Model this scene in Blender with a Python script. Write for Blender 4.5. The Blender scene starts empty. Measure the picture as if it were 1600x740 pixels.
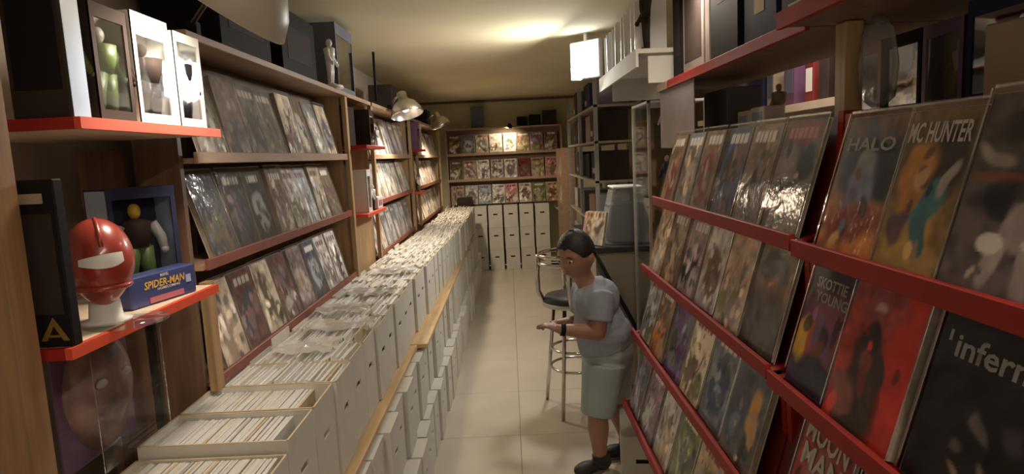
import bpy, bmesh, math, random
import numpy as np
from mathutils import Vector, Matrix, Euler

S = bpy.context.scene
COL = S.collection
PI = math.pi
# ------------------------------------------------------------------ camera
FPX, ROLL, CAMH = 1000.0, math.radians(2.75), 1.5
PITCH = math.atan(127 / FPX)
cam = bpy.data.cameras.new('camera'); cam_o = bpy.data.objects.new('camera', cam); COL.objects.link(cam_o)
cam.sensor_fit = 'HORIZONTAL'; cam.sensor_width = 36.0; cam.lens = FPX / 1600 * 36.0; cam.clip_start = 0.02
_fw = Vector((0, math.cos(PITCH), -math.sin(PITCH))); _rt0 = Vector((1, 0, 0)); _up0 = _rt0.cross(_fw)
_rt = _rt0 * math.cos(ROLL) - _up0 * math.sin(ROLL); _up = _rt0 * math.sin(ROLL) + _up0 * math.cos(ROLL)
cam_o.matrix_world = Matrix(((_rt.x, _up.x, -_fw.x, 0), (_rt.y, _up.y, -_fw.y, 0), (_rt.z, _up.z, -_fw.z, CAMH), (0, 0, 0, 1)))
S.camera = cam_o
# ------------------------------------------------------------------ world, exposure
w = bpy.data.worlds.new('world'); S.world = w; w.use_nodes = True
w.node_tree.nodes['Background'].inputs[0].default_value = (1.0, 0.86, 0.70, 1)
w.node_tree.nodes['Background'].inputs[1].default_value = 0.5
S.view_settings.view_transform = 'Standard'; S.view_settings.look = 'None'
S.view_settings.exposure = 0.6; S.view_settings.gamma = 1.0; S.view_settings.use_curve_mapping = False

def spot(name, loc, target, power, col, angle=120, size=0.04, blend=0.6):
    l = bpy.data.lights.new(name, 'SPOT'); l.energy = power; l.color = col; l.spot_size = math.radians(angle); l.spot_blend = blend
    l.shadow_soft_size = size
    o = bpy.data.objects.new(name, l); COL.objects.link(o); o.location = loc
    o.rotation_euler = (Vector(target) - Vector(loc)).to_track_quat('-Z', 'Y').to_euler(); return o
def area(name, loc, target, power, col, sx, sy):
    l = bpy.data.lights.new(name, 'AREA'); l.shape = 'RECTANGLE'; l.size = sx; l.size_y = sy; l.energy = power; l.color = col
    o = bpy.data.objects.new(name, l); COL.objects.link(o); o.location = loc
    o.rotation_euler = (Vector(target) - Vector(loc)).to_track_quat('-Z', 'Y').to_euler(); return o

WARM = (1.0, 0.80, 0.58); COOL = (1.0, 0.95, 0.87)
# panel lamp hung over the counter, added unseen fill tube at the near end of the aisle, strip lamp of the second aisle
area('counter_lamp_light', (0.48, 4.20, 2.03), (-0.5, 4.0, 1.40), 13, COOL, 0.22, 0.16)
area('aisle_fill_light', (0.62, -0.15, 2.205), (0.62, -0.15, 0), 11, (1.0, 0.84, 0.66), 0.08, 1.2)
area('second_aisle_light', (1.10, 2.5, 2.2), (1.3, 2.5, 1.4), 14, (1.0, 0.86, 0.70), 0.08, 1.2)

# ------------------------------------------------------------------ materials
def mat(name, col, rough=0.6, metal=0.0, coat=0.0, var=0.0, scale=8.0, bump=0.0, bscale=60.0, emit=None, alpha=None, stretch=None, col2=None, spec=0.5):
    m = bpy.data.materials.new(name); m.use_nodes = True; nt = m.node_tree; N = nt.nodes; L = nt.links
    b = N['Principled BSDF']; c = tuple(col) + (1,)
    b.inputs['Base Color'].default_value = c; b.inputs['Roughness'].default_value = rough; b.inputs['Metallic'].default_value = metal
    b.inputs['Coat Weight'].default_value = coat; b.inputs['Coat Roughness'].default_value = 0.12; b.inputs['Specular IOR Level'].default_value = spec
    if emit: b.inputs['Emission Color'].default_value = tuple(emit[:3]) + (1,); b.inputs['Emission Strength'].default_value = emit[3]
    if var or bump:
        tc = N.new('ShaderNodeTexCoord'); mp = N.new('ShaderNodeMapping'); L.new(tc.outputs['Object'], mp.inputs[0])
        if stretch: mp.inputs['Scale'].default_value = stretch
    if var:
        n = N.new('ShaderNodeTexNoise'); n.inputs['Scale'].default_value = scale; n.inputs['Detail'].default_value = 5
        L.new(mp.outputs[0], n.inputs['Vector'])
        r = N.new('ShaderNodeValToRGB'); r.color_ramp.elements[0].position = 0.3; r.color_ramp.elements[1].position = 0.7
        c2 = col2 if col2 else tuple(x * (1 - var) for x in col)
        r.color_ramp.elements[0].color = tuple(c2) + (1,); r.color_ramp.elements[1].color = tuple(min(1, x * (1 + var * 0.4)) for x in col) + (1,)
        L.new(n.outputs[0], r.inputs[0]); L.new(r.outputs[0], b.inputs['Base Color'])
    if bump:
        n2 = N.new('ShaderNodeTexNoise'); n2.inputs['Scale'].default_value = bscale; n2.inputs['Detail'].default_value = 4
        L.new(mp.outputs[0], n2.inputs['Vector'])
        bp = N.new('ShaderNodeBump'); bp.inputs['Strength'].default_value = bump; bp.inputs['Distance'].default_value = 0.004
        L.new(n2.outputs[0], bp.inputs['Height']); L.new(bp.outputs[0], b.inputs['Normal'])
    return m

def print_mat(name, rough, coat):
    m = bpy.data.materials.new(name); m.use_nodes = True; nt = m.node_tree; N = nt.nodes; L = nt.links; b = N['Principled BSDF']
    a = N.new('ShaderNodeAttribute'); a.attribute_name = 'col'; L.new(a.outputs['Color'], b.inputs['Base Color'])
    b.inputs['Roughness'].default_value = rough; b.inputs['Coat Weight'].default_value = coat; b.inputs['Coat Roughness'].default_value = 0.15; b.inputs['Specular IOR Level'].default_value = 0.15
    return m
def clear_mat(name, tint=(1, 1, 1), rough=0.1, bump=0.3, bscale=22.0, haze=0.0, hazecol=(0.8, 0.8, 0.8)):
    m = bpy.data.materials.new(name); m.use_nodes = True; nt = m.node_tree; N = nt.nodes; L = nt.links
    N.remove(N['Principled BSDF']); out = N['Material Output']
    t = N.new('ShaderNodeBsdfTransparent'); t.inputs[0].default_value = tuple(tint) + (1,)
    g = N.new('ShaderNodeBsdfGlossy'); g.inputs['Roughness'].default_value = rough; g.inputs[0].default_value = (1, 1, 1, 1)
    f = N.new('ShaderNodeFresnel'); f.inputs[0].default_value = 1.36
    tc = N.new('ShaderNodeTexCoord'); n = N.new('ShaderNodeTexNoise'); n.inputs['Scale'].default_value = bscale; n.inputs['Detail'].default_value = 3
    bp = N.new('ShaderNodeBump'); bp.inputs['Strength'].default_value = bump; bp.inputs['Distance'].default_value = 0.01
    L.new(tc.outputs['Object'], n.inputs['Vector']); L.new(n.outputs[0], bp.inputs['Height']); L.new(bp.outputs[0], g.inputs['Normal']); L.new(bp.outputs[0], f.inputs['Normal'])
    mu = N.new('ShaderNodeMath'); mu.operation = 'MULTIPLY'; mu.inputs[1].default_value = 0.55; L.new(f.outputs[0], mu.inputs[0])
    x = N.new('ShaderNodeMixShader'); L.new(mu.outputs[0], x.inputs[0]); L.new(t.outputs[0], x.inputs[1]); L.new(g.outputs[0], x.inputs[2])
    if haze:
        d = N.new('ShaderNodeBsdfDiffuse'); d.inputs[0].default_value = tuple(hazecol) + (1,)
        y = N.new('ShaderNodeMixShader'); y.inputs[0].default_value = haze; L.new(x.outputs[0], y.inputs[1]); L.new(d.outputs[0], y.inputs[2]); L.new(y.outputs[0], out.inputs[0])
    else: L.new(x.outputs[0], out.inputs[0])
    return m

M = {}
M['wall'] = mat('wall_paint', (0.58, 0.50, 0.42), 0.85, var=0.12, scale=2.5, bump=0.15, bscale=90)
M['backwall'] = mat('end_wall_paint', (0.66, 0.63, 0.42), 0.85, var=0.1, scale=2.5)
M['ceil'] = mat('ceiling_paint', (0.78, 0.71, 0.48), 0.9, var=0.1, scale=1.5, bump=0.1, bscale=50)
M['tile'] = mat('floor_tile', (0.56, 0.51, 0.43), 0.32, var=0.12, scale=3.0)
M['grout'] = mat('tile_grout', (0.30, 0.27, 0.22), 0.9, var=0.2)
M['red'] = mat('red_painted_wood', (0.33, 0.020, 0.014), 0.55, spec=0.25, var=0.15, scale=14, bump=0.1)
M['redorange'] = mat('orange_red_painted_edge', (0.72, 0.085, 0.035), 0.45, var=0.12, scale=14)
M['dred'] = mat('dark_red_panel', (0.16, 0.014, 0.012), 0.6, var=0.2, scale=9)
M['wood'] = mat('pine_wood', (0.44, 0.28, 0.14), 0.5, var=0.3, scale=6, stretch=(8, 8, 0.6), bump=0.1)
M['woodb'] = mat('brown_wood', (0.19, 0.105, 0.065), 0.5, var=0.35, scale=5, stretch=(7, 7, 0.6))
M['woodmid'] = mat('mid_brown_wood', (0.30, 0.165, 0.075), 0.5, var=0.3, scale=6, stretch=(8, 8, 0.6), bump=0.1)
M['rack'] = mat('tan_rack_board', (0.40, 0.26, 0.17), 0.55, var=0.2, scale=6, stretch=(6, 0.7, 6))
M['rackd'] = mat('brown_rack_back', (0.22, 0.15, 0.10), 0.7, var=0.2, scale=6)
M['plank'] = mat('plank_pine', (0.62, 0.42, 0.22), 0.55, var=0.22, scale=6, stretch=(8, 0.7, 8))
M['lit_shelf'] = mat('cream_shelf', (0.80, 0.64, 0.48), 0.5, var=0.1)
M['card'] = mat('white_cardboard', (0.66, 0.64, 0.58), 0.75, var=0.09, scale=5, bump=0.05)
M['cardedge'] = mat('cardboard_edge', (0.62, 0.50, 0.32), 0.8, var=0.15, scale=20)
M['hole'] = mat('box_inside_shade', (0.08, 0.065, 0.05), 0.9, var=0.1)  # shade inside the boxes put into a dark colour
M['paper'] = mat('paper_edge', (0.72, 0.69, 0.62), 0.7, var=0.1, scale=30)
M['page_edge'] = mat('page_edge', (0.34, 0.28, 0.22), 0.7, var=0.3, scale=40)
M['board'] = mat('backing_board', (0.55, 0.53, 0.50), 0.6, var=0.1, scale=6)
M['print'] = print_mat('cover_print', 0.5, 0.0)
M['sleeve'] = clear_mat('plastic_sleeve', rough=0.12, bump=0.2, haze=0.0)
M['sleeve_hazy'] = clear_mat('hazy_sleeve', rough=0.12, bump=0.35, haze=0.12, hazecol=(0.55, 0.50, 0.45))
M['sleeve_white'] = clear_mat('milky_sleeve', rough=0.15, bump=0.5, haze=0.5, hazecol=(0.78, 0.76, 0.72))
M['window'] = clear_mat('box_window', rough=0.04, bump=0.06, bscale=9)
M['railmute'] = mat('dull_red_rail', (0.26, 0.085, 0.06), 0.5, var=0.2, scale=10)
M['hazy'] = clear_mat('hazy_plastic', rough=0.2, bump=0.5, haze=0.35, hazecol=(0.42, 0.43, 0.43))
M['glass'] = clear_mat('cabinet_glass', tint=(0.93, 0.96, 0.95), rough=0.03, bump=0.0)
M['black'] = mat('black_card', (0.014, 0.012, 0.013), 0.65, coat=0.0, spec=0.12, var=0.3, scale=6)
M['dark'] = mat('dark_brown_card', (0.045, 0.032, 0.028), 0.65, coat=0.0, spec=0.12, var=0.3, scale=6)
M['navy'] = mat('navy_card', (0.03, 0.035, 0.075), 0.65, coat=0.0, spec=0.12, var=0.3, scale=6)
M['slate'] = mat('slate_blue_card', (0.12, 0.13, 0.17), 0.65, coat=0.05, var=0.2, scale=5)
M['blue'] = mat('blue_carton', (0.05, 0.07, 0.22), 0.4, coat=0.4, var=0.2, scale=6)
M['ltblue'] = mat('pale_blue_carton', (0.42, 0.55, 0.75), 0.4, coat=0.4, var=0.2, scale=6)
M['white'] = mat('white_carton', (0.80, 0.79, 0.77), 0.45, coat=0.3, var=0.05)
M['pink'] = mat('pink_carton', (0.55, 0.16, 0.20), 0.45, coat=0.3, var=0.15)
M['purple'] = mat('purple_carton', (0.13, 0.06, 0.13), 0.45, coat=0.3, var=0.2)
M['mauvegrey'] = mat('mauve_grey_print', (0.22, 0.17, 0.16), 0.4, coat=0.4, var=0.35, scale=5)
M['tan'] = mat('tan_card', (0.36, 0.28, 0.20), 0.6, var=0.15)
M['grey'] = mat('grey_plastic', (0.30, 0.30, 0.30), 0.45, var=0.1)
M['green'] = mat('green_plastic', (0.09, 0.14, 0.035), 0.45, var=0.2, scale=20)
M['yellow'] = mat('yellow_plastic', (0.65, 0.42, 0.05), 0.45, var=0.1)
M['gold'] = mat('gold_print', (0.22, 0.13, 0.03), 0.4, var=0.1)
M['skintoy'] = mat('toy_skin', (0.55, 0.36, 0.26), 0.5, var=0.05)
M['helmet'] = mat('red_shell', (0.36, 0.045, 0.030), 0.32, coat=0.6, var=0.25, scale=9, bump=0.12, bscale=35)
M['chrome'] = mat('chrome', (0.62, 0.58, 0.52), 0.16, metal=1.0, var=0.05)
M['silver'] = mat('brushed_aluminium', (0.72, 0.70, 0.66), 0.28, metal=1.0, var=0.06, scale=20)
M['shade'] = mat('painted_lamp_shade', (0.52, 0.47, 0.40), 0.4, var=0.08)
M['bulb'] = mat('lamp_bulb', (1, 0.95, 0.85), 0.3, emit=(1, 0.86, 0.66, 14.0), var=0.01)
M['panel'] = mat('lamp_panel', (1, 1, 1), 0.3, emit=(0.92, 0.97, 1.0, 9.0), var=0.01)
M['tube'] = mat('lamp_tube', (1, 1, 1), 0.3, emit=(1.0, 0.92, 0.80, 6.0), var=0.01)
M['seatblk'] = mat('black_vinyl', (0.02, 0.02, 0.022), 0.4, var=0.2)
M['countertop'] = mat('dark_countertop', (0.045, 0.035, 0.03), 0.35, var=0.3, scale=10)
M['counter'] = mat('beige_counter_panel', (0.34, 0.29, 0.23), 0.6, var=0.12)
M['skin'] = mat('skin', (0.36, 0.185, 0.125), 0.5, var=0.10, scale=10)
M['lip'] = mat('lip', (0.30, 0.11, 0.09), 0.45, var=0.05)
M['hair'] = mat('black_hair', (0.012, 0.009, 0.009), 0.55, var=0.3, scale=90, bump=0.6, bscale=160)
M['shirt'] = mat('blue_grey_cotton', (0.30, 0.33, 0.39), 0.85, var=0.10, scale=9, bump=0.35, bscale=26)
M['shorts'] = mat('pale_mint_cotton', (0.34, 0.40, 0.39), 0.85, var=0.10, scale=9, bump=0.35, bscale=24)
M['shoe'] = mat('dark_shoe', (0.025, 0.02, 0.02), 0.55, var=0.3)
M['sole'] = mat('grey_sole', (0.14, 0.13, 0.12), 0.7, var=0.1)
M['eye'] = mat('eye_white', (0.6, 0.58, 0.55), 0.2, var=0.02)
M['iris'] = mat('dark_iris', (0.02, 0.012, 0.01), 0.2, var=0.05)
M['letter_w'] = mat('white_lettering', (0.72, 0.69, 0.65), 0.5, var=0.03)
M['letter_y'] = mat('yellow_lettering', (0.75, 0.48, 0.06), 0.5, var=0.03)
M['letter_g'] = mat('grey_lettering', (0.40, 0.38, 0.36), 0.5, var=0.03)

# ------------------------------------------------------------------ mesh helpers
class MB:
    def __init__(s): s.v = []; s.f = []; s.m = []; s.s = []
    def add(s, vs, fs, m=0, sm=False):
        o = len(s.v); s.v += [tuple(v) for v in vs]
        for f in fs: s.f.append(tuple(o + i for i in f)); s.m.append(m); s.s.append(sm)
        return s
    def hexa(s, p, m=0): return s.add(p, [(0, 3, 2, 1), (4, 5, 6, 7), (0, 1, 5, 4), (1, 2, 6, 5), (2, 3, 7, 6), (3, 0, 4, 7)], m)
    def box(s, x0, x1, y0, y1, z0, z1, m=0):
        return s.hexa([(x0, y0, z0), (x1, y0, z0), (x1, y1, z0), (x0, y1, z0), (x0, y0, z1), (x1, y0, z1), (x1, y1, z1), (x0, y1, z1)], m)
    def prism(s, poly, a0, a1, axis='y', m=0):
        n = len(poly)
        P = lambda u, v, a: (u, a, v) if axis == 'y' else ((a, u, v) if axis == 'x' else (u, v, a))
        vs = [P(u, v, a0) for u, v in poly] + [P(u, v, a1) for u, v in poly]
        return s.add(vs, [tuple(range(n - 1, -1, -1)), tuple(range(n, 2 * n))] + [(i, (i + 1) % n, n + (i + 1) % n, n + i) for i in range(n)], m)
    def lathe(s, prof, n=20, c=(0, 0, 0), M4=None, m=0, capb=True, capt=True):
        vs = []; fs = []
        for r, z in prof:
            for i in range(n):
                a = 2 * PI * i / n; v = Vector((r * math.cos(a), r * math.sin(a), z))
                if M4 is not None: v = M4 @ v
                vs.append((v.x + c[0], v.y + c[1], v.z + c[2]))
        for k in range(len(prof) - 1):
            for i in range(n): fs.append((k * n + i, k * n + (i + 1) % n, (k + 1) * n + (i + 1) % n, (k + 1) * n + i))
        if capb: fs.append(tuple(range(n - 1, -1, -1)))
        if capt: fs.append(tuple((len(prof) - 1) * n + i for i in range(n)))
        return s.add(vs, fs, m, True)
    def tube(s, pts, r, n=8, m=0, closed=False):
        pts = [Vector(p) for p in pts]; k = len(pts); vs = []; fs = []
        rr = r if isinstance(r, (list, tuple)) else [r] * k
        up = Vector((0, 0, 1)); prev = None
        for i, p in enumerate(pts):
            if closed: d = pts[(i + 1) % k] - pts[i - 1]
            else: d = pts[min(i + 1, k - 1)] - pts[max(i - 1, 0)]
            d.normalize()
            if prev is None:
                a = d.orthogonal().normalized()
            else:
                a = (prev - d * prev.dot(d)).normalized()
            prev = a; b = d.cross(a)
            for j in range(n):
                t = 2 * PI * j / n; q = p + (a * math.cos(t) + b * math.sin(t)) * rr[i]; vs.append(q)
        for i in range(k if closed else k - 1):
            i2 = (i + 1) % k
            for j in range(n): fs.append((i * n + j, i * n + (j + 1) % n, i2 * n + (j + 1) % n, i2 * n + j))
        if not closed: fs += [tuple(range(n - 1, -1, -1)), tuple((k - 1) * n + j for j in range(n))]
        return s.add(vs, fs, m, True)
    def ell(s, c, r, n=14, k=9, M3=None, m=0):
        vs = []; fs = []
        for i in range(k + 1):
            ph = PI * i / k
            for j in range(n):
                a = 2 * PI * j / n; v = Vector((r[0] * math.sin(ph) * math.cos(a), r[1] * math.sin(ph) * math.sin(a), r[2] * math.cos(ph)))
                if M3 is not None: v = M3 @ v
                vs.append((c[0] + v.x, c[1] + v.y, c[2] + v.z))
        for i in range(k):
            for j in range(n): fs.append((i * n + j, i * n + (j + 1) % n, (i + 1) * n + (j + 1) % n, (i + 1) * n + j))
        return s.add(vs, fs, m, True)
    def mesh(s, name, mats, bevel=0):
        me = bpy.data.meshes.new(name); bm = bmesh.new(); vv = [bm.verts.new(v) for v in s.v]
        for f, mi, sm in zip(s.f, s.m, s.s):
            try: q = bm.faces.new([vv[i] for i in f])
            except ValueError: continue
            q.material_index = mi; q.smooth = sm
        bmesh.ops.remove_doubles(bm, verts=bm.verts, dist=1e-6)
        bmesh.ops.recalc_face_normals(bm, faces=bm.faces)
        if bevel: bmesh.ops.bevel(bm, geom=[e for e in bm.edges], offset=bevel, segments=1, affect='EDGES', clamp_overlap=True)
        bm.to_mesh(me); bm.free()
        for mm in (mats if isinstance(mats, (list, tuple)) else [mats]): me.materials.append(M[mm] if isinstance(mm, str) else mm)
        return me
    def build(s, name, mats, parent=None, loc=(0, 0, 0), rot=(0, 0, 0), bevel=0): return link(name, s.mesh(name, mats, bevel), parent, loc, rot)
def link(name, me, parent=None, loc=(0, 0, 0), rot=(0, 0, 0)):
    o = bpy.data.objects.new(name, me); COL.objects.link(o); o.location = loc; o.rotation_euler = rot
    if parent: o.parent = parent
    return o
def tag(o, label, cat, group=None):
    o['label'] = label; o['category'] = cat
    if group: o['group'] = group
    return o
def thing(name, label, cat, loc=(0, 0, 0), rot=(0, 0, 0), group=None):
    o = bpy.data.objects.new(name, None); COL.objects.link(o); o.location = loc; o.rotation_euler = rot; o.empty_display_size = 0.05
    return tag(o, label, cat, group)
def struct(name, mb, mats, parent=None):
    o = mb.build(name, mats, parent)
    if not parent: o['kind'] = 'structure'
    return o
def B(*a, m=0): return MB().box(*a, m=m)
ORD = ['first', 'second', 'third', 'fourth', 'fifth', 'sixth', 'seventh', 'eighth', 'ninth', 'tenth', 'eleventh', 'twelfth']

def text_mesh(txt, width, height, depth=0.0006, shear=0.0, space=1.0):
    cu = bpy.data.curves.new('lettering', 'FONT'); cu.body = txt; cu.size = 1.0; cu.extrude = 0.0; cu.align_x = 'CENTER'; cu.resolution_u = 2
    cu.shear = shear; cu.space_character = space; cu.offset = 0.02
    o = bpy.data.objects.new('lettering', cu); COL.objects.link(o)
    dg = bpy.context.evaluated_depsgraph_get(); me = bpy.data.meshes.new_from_object(o.evaluated_get(dg))
    bpy.data.objects.remove(o); bpy.data.curves.remove(cu)
    n = len(me.vertices); a = np.zeros(n * 3); me.vertices.foreach_get('co', a); a = a.reshape(-1, 3)
    lo = a.min(0); hi = a.max(0); c = (lo + hi) / 2; sz = np.maximum(hi - lo, 1e-6)
    out = np.zeros_like(a); out[:, 0] = (a[:, 0] - c[0]) / sz[0] * width; out[:, 2] = (a[:, 1] - c[1]) / sz[1] * height
    me.vertices.foreach_set('co', out.ravel()); me.update(); me.materials.clear()
    return me
def lettering(txt, parent, x, y, z, width, height, matn, shear=0.0, roty=0.0, name='title_lettering'):
    me = text_mesh(txt, width, height, shear=shear); me.name = name; me.materials.append(M[matn])
    return link(name, me, parent, (x, y, z), (0, roty, 0))

# ------------------------------------------------------------------ cover painting (flat print, generic designs)
def vnoise(nx, ny, gx, gy, rng):
    g = rng.random((gy + 2, gx + 2)); xs = np.linspace(0, gx, nx); ys = np.linspace(0, gy, ny)
    x0 = xs.astype(int); y0 = ys.astype(int); fx = (xs - x0)[None, :]; fy = (ys - y0)[:, None]
    fx = fx * fx * (3 - 2 * fx); fy = fy * fy * (3 - 2 * fy)
    a = g[np.ix_(y0, x0)]; b = g[np.ix_(y0, x0 + 1)]; c = g[np.ix_(y0 + 1, x0)]; d = g[np.ix_(y0 + 1, x0 + 1)]
    return (a * (1 - fx) + b * fx) * (1 - fy) + (c * (1 - fx) + d * fx) * fy
PAL = {'dark blue': (0.03, 0.05, 0.11), 'slate grey': (0.13, 0.14, 0.16), 'maroon': (0.16, 0.03, 0.03), 'olive green': (0.13, 0.14, 0.05),
       'brown': (0.15, 0.09, 0.05), 'tan': (0.36, 0.27, 0.17), 'cream': (0.55, 0.49, 0.38), 'black': (0.02, 0.02, 0.022), 'mauve': (0.20, 0.13, 0.16),
       'orange': (0.50, 0.18, 0.03), 'teal': (0.04, 0.16, 0.17), 'red': (0.40, 0.03, 0.025), 'yellow': (0.50, 0.32, 0.06), 'pale grey': (0.40, 0.39, 0.37),
       'purple': (0.10, 0.05, 0.16), 'pale blue': (0.27, 0.32, 0.38), 'white': (0.66, 0.64, 0.60), 'pink': (0.50, 0.24, 0.24)}
def paint(nx, ny, top, bot, blobs, rng, noise=0.5, title=None, detail=22):
    U, V = np.meshgrid(np.linspace(0, 1, nx), np.linspace(0, 1, ny))
    t = np.clip(V + (vnoise(nx, ny, 3, 4, rng) - 0.5) * 0.7, 0, 1)[..., None]
    c = np.array(bot) * (1 - t) + np.array(top) * t
    c = c * (1 + noise * ((vnoise(nx, ny, 7, 10, rng) - 0.5) * 1.6 + (vnoise(nx, ny, 17, 25, rng) - 0.5) * 0.9))[..., None]
    wu = (vnoise(nx, ny, 5, 7, rng) - 0.5) * 0.13; wv = (vnoise(nx, ny, 5, 7, rng) - 0.5) * 0.10
    for (cx, cy, rx, ry, ang, col, soft) in blobs:
        a = math.radians(ang); du = U + wu - cx; dv = (V + wv - cy)
        p = (du * math.cos(a) + dv * math.sin(a)) / rx; q = (-du * math.sin(a) + dv * math.cos(a)) / ry
        k = np.clip((1 - np.sqrt(p * p + q * q)) / soft + 0.5, 0, 1)[..., None]
        c = c * (1 - k) + np.array(col) * (0.8 + 0.4 * vnoise(nx, ny, 9, 13, rng))[..., None] * k
    if detail and nx >= 16:
        for q in range(detail):
            cx, cy, r = rng.uniform(0.05, 0.95), rng.uniform(0.03, 0.8), rng.uniform(0.02, 0.075); i_, j_ = int(rng.uniform(0, ny)), int(rng.uniform(0, nx))
            src = c[min(i_, ny - 1), min(j_, nx - 1)] * rng.choice([0.25, 0.5, 1.7, 2.4]); a = rng.uniform(0, PI)
            du, dv = U - cx, V - cy; p = (du * math.cos(a) + dv * math.sin(a)) / (r * rng.uniform(0.5, 2.2)); q2 = (-du * math.sin(a) + dv * math.cos(a)) / r
            k = np.clip((1 - np.sqrt(p * p + q2 * q2)) / 0.35 + 0.3, 0, 0.8)[..., None]; c = c * (1 - k) + src * k
    if title:
        col, y0, y1, x0, x1, nl = title
        stripe = ((U - x0) / (x1 - x0) * nl) % 1.0
        k = ((V > y0) & (V < y1) & (U > x0) & (U < x1) & (stripe > 0.14) & (stripe < 0.9)).astype(float)[..., None] * 0.9
        c = c * (1 - k) + np.array(col) * k
    return np.clip(c, 0, 1)
def figure_blobs(rng, col, col2, s=1.0):
    cx = 0.5 + rng.uniform(-.12, .12); lean = rng.uniform(-18, 18); b = []
    b.append((cx, 0.36, 0.17 * s, 0.22 * s, lean, col, 0.25)); b.append((cx + 0.1, 0.14, 0.07 * s, 0.2 * s, -8, col, 0.3)); b.append((cx - 0.1, 0.14, 0.07 * s, 0.2 * s, 10, col, 0.3))
    b.append((cx - lean * 0.004, 0.63, 0.10 * s, 0.075 * s, 0, col2, 0.3))
    b.append((cx + 0.22, 0.42, 0.05 * s, 0.2 * s, rng.uniform(-70, -20), col, 0.4)); b.append((cx - 0.22, 0.42, 0.05 * s, 0.2 * s, rng.uniform(20, 70), col2, 0.4))
    return b
def random_cover(nx, ny, bg, fg, ac, rng, mute=1.0):
    A = np.array(PAL[bg]); F = np.array(PAL[fg]); C = np.array(PAL[ac])
    style = rng.integers(0, 4)
    if style == 0: bl = figure_blobs(rng, F, C, 1.1)
    elif style == 1: bl = [(0.5, 0.42, 0.34, 0.30, 0, F, 0.2), (0.42, 0.5, 0.09, 0.05, 10, C, 0.3), (0.6, 0.36, 0.16, 0.08, -20, C, 0.4)]
    elif style == 2: bl = [(rng.uniform(.2, .8), rng.uniform(.1, .7), rng.uniform(.1, .3), rng.uniform(.08, .2), rng.uniform(0, 180), (F, C)[i % 2], 0.3) for i in range(6)]
    else: bl = figure_blobs(rng, F, C, 0.75) + [(0.75, 0.2, 0.2, 0.15, 20, C, 0.4), (0.2, 0.25, 0.18, 0.13, 0, F, 0.4)]
    tc = PAL['white'] if sum(PAL[bg]) < 0.8 else PAL['maroon']
    ti = (tc, 0.83, 0.93, 0.1 + rng.uniform(0, .1), 0.8 + rng.uniform(0, .12), int(rng.integers(4, 8))) if rng.random() < 0.75 else None
    return paint(nx, ny, A * 1.15, A * 0.8 + C * 0.2, bl, rng, 0.55, ti) * mute
def cover_mesh(name, W, H, T, cols, curl=0.0):
    """slab whose front (-y) is a painted grid; sides and back are paper"""
    ny, nx, _ = cols.shape
    X, Z = np.meshgrid(np.linspace(-W / 2, W / 2, nx), np.linspace(0, H, ny))
    Yf = -T + curl * (np.sin(X / W * PI * 2) * 0.3 + (Z / H - 0.5) ** 2 * 2)
    vf = np.stack([X, Yf, Z], -1).reshape(-1, 3)
    bk = np.array([(-W / 2, 0, 0), (W / 2, 0, 0), (W / 2, 0, H), (-W / 2, 0, H), (-W / 2, -T, 0), (W / 2, -T, 0), (W / 2, -T, H), (-W / 2, -T, H)])
    o = len(vf); v = np.concatenate([vf, bk])
    I = np.arange(nx * ny).reshape(ny, nx)
    q = np.stack([I[:-1, :-1], I[:-1, 1:], I[1:, 1:], I[1:, :-1]], -1).reshape(-1, 4)
    sides = np.array([(0, 3, 2, 1), (0, 1, 5, 4), (1, 2, 6, 5), (2, 3, 7, 6), (3, 0, 4, 7)]) + o
    fs = np.concatenate([q, sides]); me = bpy.data.meshes.new(name)
    me.from_pydata(v.tolist(), [], fs.tolist())
    mi = np.zeros(len(fs), dtype=np.int32); mi[len(q):] = 1; me.polygons.foreach_set('material_index', mi)
    me.materials.append(M['print']); me.materials.append(M['page_edge'])
    at = me.attributes.new('col', 'FLOAT_COLOR', 'POINT'); c = np.ones((len(v), 4)); c[:o, :3] = cols.reshape(-1, 3); c[o:, :3] = 0.5
    at.data.foreach_set('color', c.ravel().astype(np.float32)); me.update(); return me
_sl = {}
def sleeve_mesh(W, H, y, mt='sleeve'):
    k = (round(W, 3), round(H, 3), round(y, 3), mt)
    if k not in _sl:
        b = MB(); n = 4; vs = []
        for j in range(6):
            for i in range(n + 1): vs.append((-W / 2 + W * i / n, y - 0.0015 * math.sin(i * 1.7 + j), H * j / 5))
        b.add(vs, [(j * (n + 1) + i, j * (n + 1) + i + 1, (j + 1) * (n + 1) + i + 1, (j + 1) * (n + 1) + i) for j in range(5) for i in range(n)], 0, True)
        # folded flap along the top edge and welded side seams
        b.box(-W / 2, W / 2, y - 0.001, y + 0.004, H, H + 0.004); b.box(-W / 2 - 0.003, -W / 2, y, y + 0.002, 0, H); b.box(W / 2, W / 2 + 0.003, y, y + 0.002, 0, H)
        _sl[k] = b.mesh('plastic_sleeve', mt)
    return _sl[k]
_bb = {}
def board_mesh(W, H):
    k = (round(W, 3), round(H, 3))
    if k not in _bb: _bb[k] = B(-W / 2, W / 2, 0.0, 0.002, 0, H).mesh('backing_board', 'board')
    return _bb[k]
def comic(label, group, loc, rotz, lean, W, H, T, cols, sleeve=True, rolly=0.0, name='comic_book'):
    r = thing(name, label, 'comic', loc, (-lean, 0, rotz), group)
    if rolly: r.rotation_euler = (Matrix.Rotation(rotz, 3, 'Z') @ Matrix.Rotation(-lean, 3, 'X') @ Matrix.Rotation(rolly, 3, 'Y')).to_euler()
    link('cover', cover_mesh('cover', W, H, T, cols, 0.0012), r, (0, 0, 0.003))
    link('backing_board', board_mesh(W + 0.006, H + 0.006), r, (0, 0.0005, 0))
    if sleeve: link('plastic_sleeve', sleeve_mesh(W + 0.008, H + 0.012, -T - 0.004, sleeve if isinstance(sleeve, str) else 'sleeve'), r)
    return r

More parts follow.
